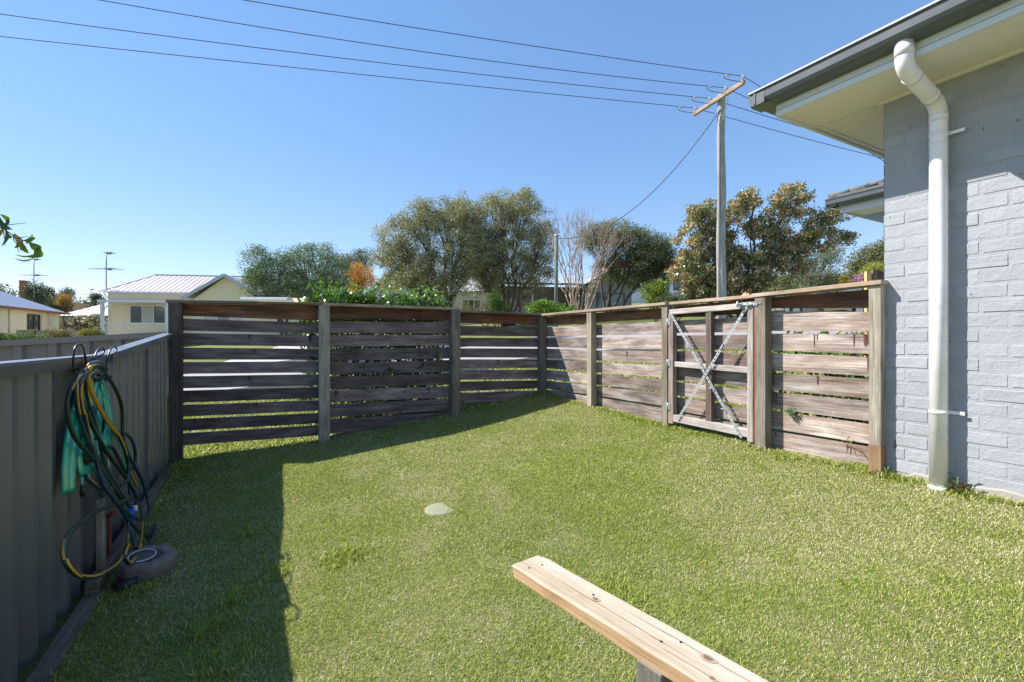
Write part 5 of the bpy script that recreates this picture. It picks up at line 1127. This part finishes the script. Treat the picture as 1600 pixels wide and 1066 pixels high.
# ---------------------------------------------------------------- cars beyond the last panel
def car(label, c, ang, paint):
    t = thing('parked_car', c, label, 'car', 'cars parked beyond the right fence'); u = Vector((math.cos(ang), math.sin(ang), 0)); v = Vector((-u.y, u.x, 0)); c = Vector(c)
    side = [(-2.1,.35),(-2.15,.6),(-2.1,.86),(-1.55,.95),(-1.0,1.38),(-.3,1.44),(.55,1.40),(1.15,.98),(1.95,.84),(2.15,.6),(2.12,.33),(1.7,.28),(-1.7,.28)]
    b = MB(); n = len(side)
    def pt(x, z, s): k = .86 if z < 1.0 else .86-(z-1.0)*.5; return c+u*x+v*(s*k)+UP*z
    for i in range(n): a, d_ = side[i], side[(i+1) % n]; b.face([pt(*a, -1), pt(*d_, -1), pt(*d_, 1), pt(*a, 1)])
    for s_ in (-1, 1): b.face([pt(x, z, s_) for x, z in side if z <= .99]); b.face([pt(x, z, s_) for x, z in ((-1.55,.95),(-1.0,1.38),(-.3,1.44),(.55,1.40),(1.15,.98))])
    b.build('body', M[paint], t, bevel=.02); b = MB()
    for s_ in (-1, 1): b.face([pt(x, z, s_)+v*s_*.006 for x, z in ((-1.35,1.0),(-.92,1.32),(-.3,1.37),(.5,1.33),(.98,1.0))])
    b.face([pt(1.1,1.02,-.85)+u*.01, pt(1.1,1.02,.85)+u*.01, pt(.6,1.37,.8)+u*.02, pt(.6,1.37,-.8)+u*.02]); b.face([pt(-1.5,1.0,-.85)-u*.01, pt(-1.5,1.0,.85)-u*.01, pt(-1.05,1.35,.8)-u*.02, pt(-1.05,1.35,-.8)-u*.02]); b.build('window', M['glass'], t)
    for x in (-1.35, 1.35):
        for s_ in (-1, 1):
            q = c+u*x+v*(s_*.80)+UP*.32; b = MB(); b.tube([q-v*.1, q+v*.1], .32, 20); w_ = b.build('wheel', M['tyre'], t); b = MB(); b.tube([q+v*s_*.09, q+v*s_*.108], .2, 14); b.build('rim', M['rim'], w_)
    for s_ in (-1, 1): b = MB(); b.box(c+u*2.1+v*(s_*.6)+UP*.68, .06, .3, .12, u, v); b.build('headlight', M['porcelain'], t); b = MB(); b.box(c-u*2.12+v*(s_*.6)+UP*.75, .06, .26, .14, u, v); b.build('tail_light', M['lamp'], t)
q = P(1262, 500, 23); car('silver car parked beyond the last fence panel, the left of the two', (q.x, q.y, gz(q)+.0), math.radians(8), 'carsilver')
q = P(1330, 500, 22); car('beige car parked beyond the last fence panel, the right of the two', (q.x+.8, q.y, gz(q)+.05), math.radians(8), 'carbeige')

# ---------------------------------------------------------------- power pole and lines
pX, pY = P(1127, 0, 15.6).x, 15.6; pz = ground(pX, pY); pt_ = 8.15
pp = thing('power_pole', (pX, pY, pz), 'tall grey green timber power pole with a slanting timber crossarm behind the gate', 'power pole')
b = MB(); n = 26; b.tube([(pX+.02*math.sin(i*.5)*.6, pY+.015*math.sin(i*.7), pz-.3+(pt_-pz+.3)*i/n) for i in range(n+1)], [.155-.035*i/n for i in range(n+1)], 16); b.build('pole', M['poleg'], pp)
a0, a1 = P(1084, 178, 16.55), P(1163, 129, 14.45); zc_ = (a0.z+a1.z)/2; a0.z = a1.z = zc_; ad = (a1-a0).normalized(); asd = Vector((-ad.y, ad.x, 0))
mid = (a0+a1)/2; shift = Vector((pX, pY, 0))-at_z(mid, 0); off = asd*.0
b = MB(); b.seg(a0, a1, .10, .13, t=asd); b.build('crossarm', M['arm'], pp, bevel=.006)
b = MB(); b.seg(Vector((pX, pY-.13, zc_-.7)), a0.lerp(a1, .72)+Vector((0, 0, -.05)), .04, .008, t=asd); b.seg(Vector((pX, pY-.13, zc_-.7)), a0.lerp(a1, .30)+Vector((0, 0, -.05)), .04, .008, t=asd); b.build('brace', M['gal'], pp)
b = MB(); b.tube([(pX-.13, pY-.10, pz), (pX-.11, pY-.10, pt_-.9), (pX-.09, pY-.10, pt_-.75)], .028, 8); b.build('conduit', M['conduit'], pp)
wd_ = Vector((-20.0, -4.1, 0)).normalized()
tt = [.03, .345, .66, .98]; attach = []
for t_ in tt:
    q = a0.lerp(a1, t_)+UP*.065; b = MB(); b.lathe(q, [(.022, -.0), (.022, .05), (.045, .055), (.05, .09), (.03, .1), (.045, .115), (.04, .15), (.002, .155)], 12); b.build('insulator', M['porcelain'], pp); attach.append(q+UP*.13)
for t_ in tt:
    q = a0.lerp(a1, t_)+UP*.16; q2 = q+wd_*.55; b = MB(); b.tube([q2-wd_*.06, q2+wd_*.06], [.028, .028], 10); b.build('strain_insulator', M['porcelain'], pp)
    b = MB(); b.tube(smooth([q2+wd_*.12+UP*.0, q2+wd_*.02-UP*.12, q-UP*.14+asd*.05, q-UP*.05], 5), .010, 5); b.build('jumper_lead', M['cable'], pp)
labs = ['lowest overhead wire, from the near-left sky to the left tip of the crossarm', 'second lowest overhead wire crossing the sky to the crossarm', 'second highest overhead wire crossing the sky to the crossarm', 'highest overhead wire, ending at the right tip of the crossarm']
ends = [(0, 57), (0, 22), (155, 0), (380, 0)]; mids = [(400, 99.5), (400, 74.5), (480, 54), (800, 67)]
for q, (ex, ey), (mx, my), lb in zip(attach, ends, mids, labs):
    # vertical plane through the attachment along the line's direction; a parabola fitted to the sighting heights
    nrm = Vector((-wd_.y, wd_.x, 0)); c_ = q.dot(nrm)
    def hit(px, py): r_ = (px-800)/F; Y = c_/(r_*nrm.x+nrm.y); return Vector((r_*Y, Y, (530-py)/F*Y))
    e_ = hit(ex, ey); m_p = hit(mx, my); se = (at_z(e_, 0)-at_z(q, 0)).length; sm = (at_z(m_p, 0)-at_z(q, 0)).length
    A_ = np.linalg.solve(np.array([[sm, sm*sm], [se, se*se]]), np.array([m_p.z-q.z, e_.z-q.z])); aa, bb_ = max(-.12, min(.12, A_[0])), A_[1]
    if abs(bb_) > .01: bb_ = .002
    aa = (e_.z-q.z-bb_*se*se)/se
    b = MB(); L_w = se*1.7; b.tube([at_z(q, 0)+wd_*(L_w*i/60)+UP*(q.z+aa*(L_w*i/60)+bb_*(L_w*i/60)**2) for i in range(61)], .0105, 5)
    tag(b.build('power_line', M['cable'], None, tuple(q)), lb, 'overhead wire', 'wires left of the pole')
rl = [(1382, 252), (1382, 239), (1382, 203), (1382, 192)]; labs = ['lowest overhead wire right of the pole, passing under the eave', 'second overhead wire right of the pole, just above the lowest', 'third overhead wire right of the pole, disappearing behind the gutter corner', 'topmost overhead wire right of the pole, short before the gutter corner']
wr = Vector((1, -.10, 0)).normalized()
for q, (ex, ey), lb in zip(attach, [(1382, 248), (1382, 236), (1290, 208), (1190, 137)], labs):
    nrm = Vector((-wr.y, wr.x, 0)); c_ = q.dot(nrm); r_ = (ex-800)/F; Y = c_/(r_*nrm.x+nrm.y); e_ = Vector((r_*Y, Y, (530-ey)/F*Y)); se = (at_z(e_, 0)-at_z(q, 0)).length; sl_ = (e_.z-q.z)/se
    b = MB(); L_w = max(se*1.6, 9); b.tube([at_z(q, 0)+wr*(L_w*i/24)+UP*(q.z+(sl_-.004*se)*(L_w*i/24)+.004*(L_w*i/24)**2) for i in range(25)], .0105, 5)
    tag(b.build('power_line', M['cable'], None, tuple(q)), lb, 'overhead wire', 'wires right of the pole')
# small pole and service cable
sX = P(869, 0, 20).x; sz0 = ground(sX, 20); sp_ = thing('service_pole', (sX, 20, sz0), 'thin pale green pole standing between the tallest tree and the bare tree', 'pole')
b = MB(); st_ = (530-369)/F*20; b.tube([(sX, 20, sz0-.2), (sX, 20, st_)], [.085, .075], 12); b.build('pole', M['poled'], sp_); b = MB(); b.lathe((sX, 20, st_), [(.09, 0), (.09, .03), (.02, .08), (.002, .085)], 12); b.build('cap', M['gal'], sp_)
a_ = Vector((pX-.08, pY-.12, zc_-.35)); c_ = Vector((sX+.05, 19.95, st_-.12)); b = MB(); b.tube([a_.lerp(c_, i/30)-UP*(1.15*4*(i/30)*(1-i/30)) for i in range(31)], .016, 6)
tag(b.build('service_cable', M['cable'], None, tuple(a_)), 'thick sagging cable from the power pole down to the thin pale green pole', 'overhead wire')
a_ = P(1300, 390, 30); c_ = P(1500, 350, 24); b = MB(); b.tube([a_.lerp(c_, i/20)-UP*(.25*4*(i/20)*(1-i/20)) for i in range(21)], .012, 5)
tag(b.build('service_cable', M['cable'], None, tuple(a_)), 'short low wire between the flowering tree and the painted wall', 'overhead wire')

# ---------------------------------------------------------------- branch reaching in at the left edge
r = np.random.default_rng(90); q0 = Vector((-4.9, 3.6, gz(Vector((-4.9, 3.6, 0))))); nt_ = thing('peach_tree', q0, 'leafy twig with curved green leaves reaching in at the left edge of the sky', 'tree')
b = MB(); cr = Vector((-4.7, 3.6, .75)); limb(b, q0-UP*.1, cr, .06, .035, r, .05)
tip = [P(-60, 345, 3.4), P(-20, 350, 3.3), P(5, 358, 3.3), P(25, 372, 3.3), P(40, 385, 3.3)]; b.tube([cr]+smooth(tip, 4), [.02]+[.007-.005*i/16 for i in range(17)], 6)
for a, c in ((P(0, 352, 3.3), P(42, 348, 3.3)), (P(5, 360, 3.3), P(8, 384, 3.3)), (P(25, 372, 3.3), P(52, 370, 3.3)), (P(20, 368, 3.3), P(30, 395, 3.3)), (P(-20, 350, 3.3), P(-5, 330, 3.3))): limb(b, a, c, .0035, .0015, r, .1)
b.build('trunk', M['bark'], nt_)
V = []; Fi = []; sz = []; Cc = []
def cleaf(px, py, qx, qy, w_, curve=.15, dd=3.3, col=(.12,.22,.03)):
    a = P(px, py, dd); c = P(qx, qy, dd+r.uniform(-.03, .03)); u = c-a; L = u.length; sd = Vector((u.z, 0, -u.x)).normalized(); n = 6; k = len(V)
    for i in range(n+1):
        t_ = i/n; p = a.lerp(c, t_)+sd*(curve*L*math.sin(math.pi*t_)); ww = w_*math.sin(math.pi*min(.97, t_*.9+.08))**.8; V.extend([p+sd*ww+Vector((0, ww*.8, 0)), p, p-sd*ww+Vector((0, ww*.8, 0))])
    for i in range(n):
        for j in (0, 1): s0 = k+i*3+j; Fi.extend([s0, s0+1, s0+4, s0+3]); sz.append(4)
    Cc.extend([np.array(col)*r.uniform(.7, 1.2)]*(3*(n+1)))
for args in ((0,335,10,350,.018,-.2), (-8,330,20,358,.02,.2), (5,352,12,340,.014,.1), (3,358,-6,372,.016,.1), (8,358,2,385,.015,-.1), (20,366,36,378,.022,.15), (26,372,22,388,.02,-.15), (30,374,34,392,.018,.1), (36,376,50,366,.018,.2), (40,380,55,372,.018,-.2),
             (44,378,58,386,.02,.2), (48,380,52,398,.03,-.2), (55,382,42,402,.032,-.35), (40,386,30,390,.012,.1), (52,398,24,398,.006,-.12), (54,402,22,404,.006,-.16), (32,380,44,396,.018,.2), (14,366,8,378,.012,.1), (10,368,18,372,.012,0), (38,352,43,348,.006,.1), (-20,345,-10,365,.02,.2), (-30,345,-30,365,.02,.2)):
    cleaf(*args, col=[(.10,.20,.02),(.17,.28,.02),(.05,.12,.03),(.28,.22,.03)][r.integers(4)])
mesh_np('leaf_cluster', np.array([tuple(v) for v in V]), np.array(Fi), np.array(sz), np.array(Cc), M['leaf'], nt_)
leaves('crown', nt_, [(-5.1+r.normal(0, .25), 3.6+r.normal(0, .3), 1.1+r.normal(0, .25)) for _ in range(40)], 12, .12, .09, .02, [(.1,.2,.02),(.17,.28,.02)], r, M['leaf'])

# ---------------------------------------------------------------- the lawn
def blades(name, label, N0, sampler, hgt, wid, seed, kind='stuff', lush=1.0):
    r = np.random.default_rng(seed); XY = sampler(r, N0); n = len(XY); dist = np.hypot(XY[:, 0], XY[:, 1])
    # heights from a lookup grid
    G = GZ; i0 = np.searchsorted(xs, XY[:, 0])-1; j0 = np.searchsorted(ys, XY[:, 1])-1
    fx = (XY[:, 0]-xs[i0])/(xs[i0+1]-xs[i0]); fy = (XY[:, 1]-ys[j0])/(ys[j0+1]-ys[j0])
    Z = G[j0, i0]*(1-fx)*(1-fy)+G[j0, i0+1]*fx*(1-fy)+G[j0+1, i0]*(1-fx)*fy+G[j0+1, i0+1]*fx*fy-.003
    st = np.array([.9*noise.noise(Vector((x*.75, y*.75, 14)))+.55*math.exp(-((x-1.25)**2+(y-2.6)**2)/.55)+.6*noise.noise(Vector((x*1.9, y*1.9, 4)))+.7*noise.noise(Vector((x*5, y*5, 2)))+.5*noise.noise(Vector((x*16, y*16, 8))) for x, y in XY])
    a = r.uniform(0, 2*np.pi, n); lean = np.abs(r.normal(.75, .35, n)); clump = 1-.18*np.clip(st, -1, 1)
    h_ = hgt*r.uniform(.55, 1.2, n)*clump; w_ = wid*r.uniform(.7, 1.3, n)*np.clip(dist/2.2, .9, 2.4)
    dx, dy = np.cos(a), np.sin(a); hx = np.sin(lean); hv = np.cos(lean)
    base = np.stack([XY[:, 0], XY[:, 1], Z], 1); dirv = np.stack([dx*hx, dy*hx, hv], 1); side = np.stack([-dy, dx, np.zeros(n)], 1)
    mid = base+dirv*(h_*.55)[:, None]; dr2 = np.stack([dx*np.sin(lean+.5), dy*np.sin(lean+.5), np.cos(lean+.5)], 1); tip = mid+dr2*(h_*.5)[:, None]
    V = np.stack([base-side*(w_*.5)[:, None], base+side*(w_*.5)[:, None], mid+side*(w_*.42)[:, None], mid-side*(w_*.42)[:, None], tip], 1).reshape(-1, 3)
    k = np.arange(n)*5; Fi = np.stack([k, k+1, k+2, k+3, k+3, k+2, k+4], 1).ravel(); sz = np.tile([4, 3], n)
    g1, g2, g3, s1, s2 = [np.array(c) for c in ((.20, .275, .045), (.36, .41, .08), (.50, .51, .15), (.58, .50, .29), (.72, .64, .46))]
    dry = np.clip(.36+.75*st+.06*XY[:, 0]/3+.9*np.clip(1-(C0.dot(E)-XY[:, 0]*E.x-XY[:, 1]*E.y)/.45, 0, 1)*(XY[:, 1] < 2.95), .05, .95)/lush; u = r.random(n); v = r.random(n)
    col = np.where((u < dry*.62)[:, None], np.where((v < .6)[:, None], s1, s2), np.where((v < .35)[:, None], g1, np.where((v < .75)[:, None], g2, g3)))
    col = col*r.uniform(.6, 1.25, n)[:, None]
    return tag(mesh_np(name, V, Fi, sz, np.repeat(col, 5, 0), M['grass'], None, (0, 3, -1)), label, None, None, kind)
Ev = np.array([E.x, E.y]); Dv = np.array([D.x, D.y]); Bn = np.array([BN.x, BN.y]); cl = CE+.01; cr_ = R0.dot(E)+.03; cbk = C1.dot(BN)
def lawn_s(r, n):
    X = r.uniform(-4.2, 3.9, n); Y = .5+(7.3-.55)*r.random(n)**1.25; e = X*Ev[0]+Y*Ev[1]; bk = X*Bn[0]+Y*Bn[1]; dist = np.hypot(X, Y)
    wall = C0.dot(E)-.0
    ok = (e > cl) & (bk < cbk+.9) & (np.abs(X) < 1.45*Y+.9) & ((e < cr_+.05) | (Y > 9))
    ok &= r.random(n) < np.clip((2.6/dist)**.9, 0, 1)
    ok &= ~((X-lc.x)**2+(Y-lc.y)**2 < np.where(r.random(n) < .5, .0, .105)**2)
    ok &= ~((X-dc.x)**2+(Y-dc.y)**2 < .135**2)
    return np.stack([X, Y], 1)[ok]
blades('lawn_grass', 'short patchy couch grass lawn', 3000000, lawn_s, .0185, .0020, 100)
def tuft_s(cs):
    def f(r, n):
        out = []
        for (x, y, s_) in cs: m = int(n*s_*s_*4); out.append(np.stack([x+r.normal(0, s_, m), y+r.normal(0, s_, m)], 1))
        return np.concatenate(out)
    return f
def gp_(px, py):
    d = 3.0
    for _ in range(30): z = ground((px-800)/F*d, d); d = d*.5+.5*(-z*F/(py-530))
    return ((px-800)/F*d, d)
lush = [(gp_(385, 925)+(.045,)), (gp_(392, 832)+(.04,)), (gp_(365, 940)+(.03,)), (gp_(330, 985)+(.05,)), (gp_(425, 895)+(.05,)), (gp_(350, 1040)+(.06,)), (gp_(280, 735)+(.05,)), (gp_(205, 925)+(.05,)), (gp_(1500, 770)+(.04,)), (gp_(950, 930)+(.07,)), (gp_(540, 870)+(.07,)), (gp_(1350, 730)+(.05,)), (gp_(1230, 715)+(.05,))]
blades('lush_grass', 'brighter taller grass tufts scattered in the lawn', 60000, tuft_s(lush), .045, .0032, 101, lush=6)
def edge_s(r, n):
    s_ = r.uniform(-.9, 3.4, n); o = np.abs(r.normal(0, .05, n)); a = np.array([F0.x, F0.y])[None]-Dv[None]*s_[:, None]+Ev[None]*(.05+o)[:, None]
    s2 = r.uniform(-.3, 4.5, n); c = np.array([C1.x, C1.y])[None]+np.array([B.x, B.y])[None]*s2[:, None]-Bn[None]*(o*1.2-.03)[:, None]
    s3 = r.uniform(-.4, 4.2, n); d_ = np.array([R0.x, R0.y])[None]+Dv[None]*s3[:, None]-Ev[None]*(.0+o)[:, None]
    s4 = r.uniform(-1.6, 0, n//2); e_ = np.array([C0.x, C0.y])[None]+Dv[None]*s4[:, None]-Ev[None]*(.03+o[:n//2]*.8)[:, None]
    X = np.concatenate([a, c, d_, e_]); return X[X[:, 1] > .6]
blades('edge_grass', 'longer grass left uncut along the fences and the wall', 7000, edge_s, .045, .0028, 102, lush=2)
def verge_s(r, n):
    X = r.uniform(-7.5, 5.5, n); Y = r.uniform(4.5, 10.5, n); bk = X*Bn[0]+Y*Bn[1]; e = X*Ev[0]+Y*Ev[1]
    ok = ((bk > cbk+.05) | (e > cr_+.1)) & (Y < 9.7+.18*X)
    return np.stack([X, Y], 1)[ok]
blades('verge_grass', 'sunlit grass verge beyond the timber fences', 150000, verge_s, .06, .006, 103)
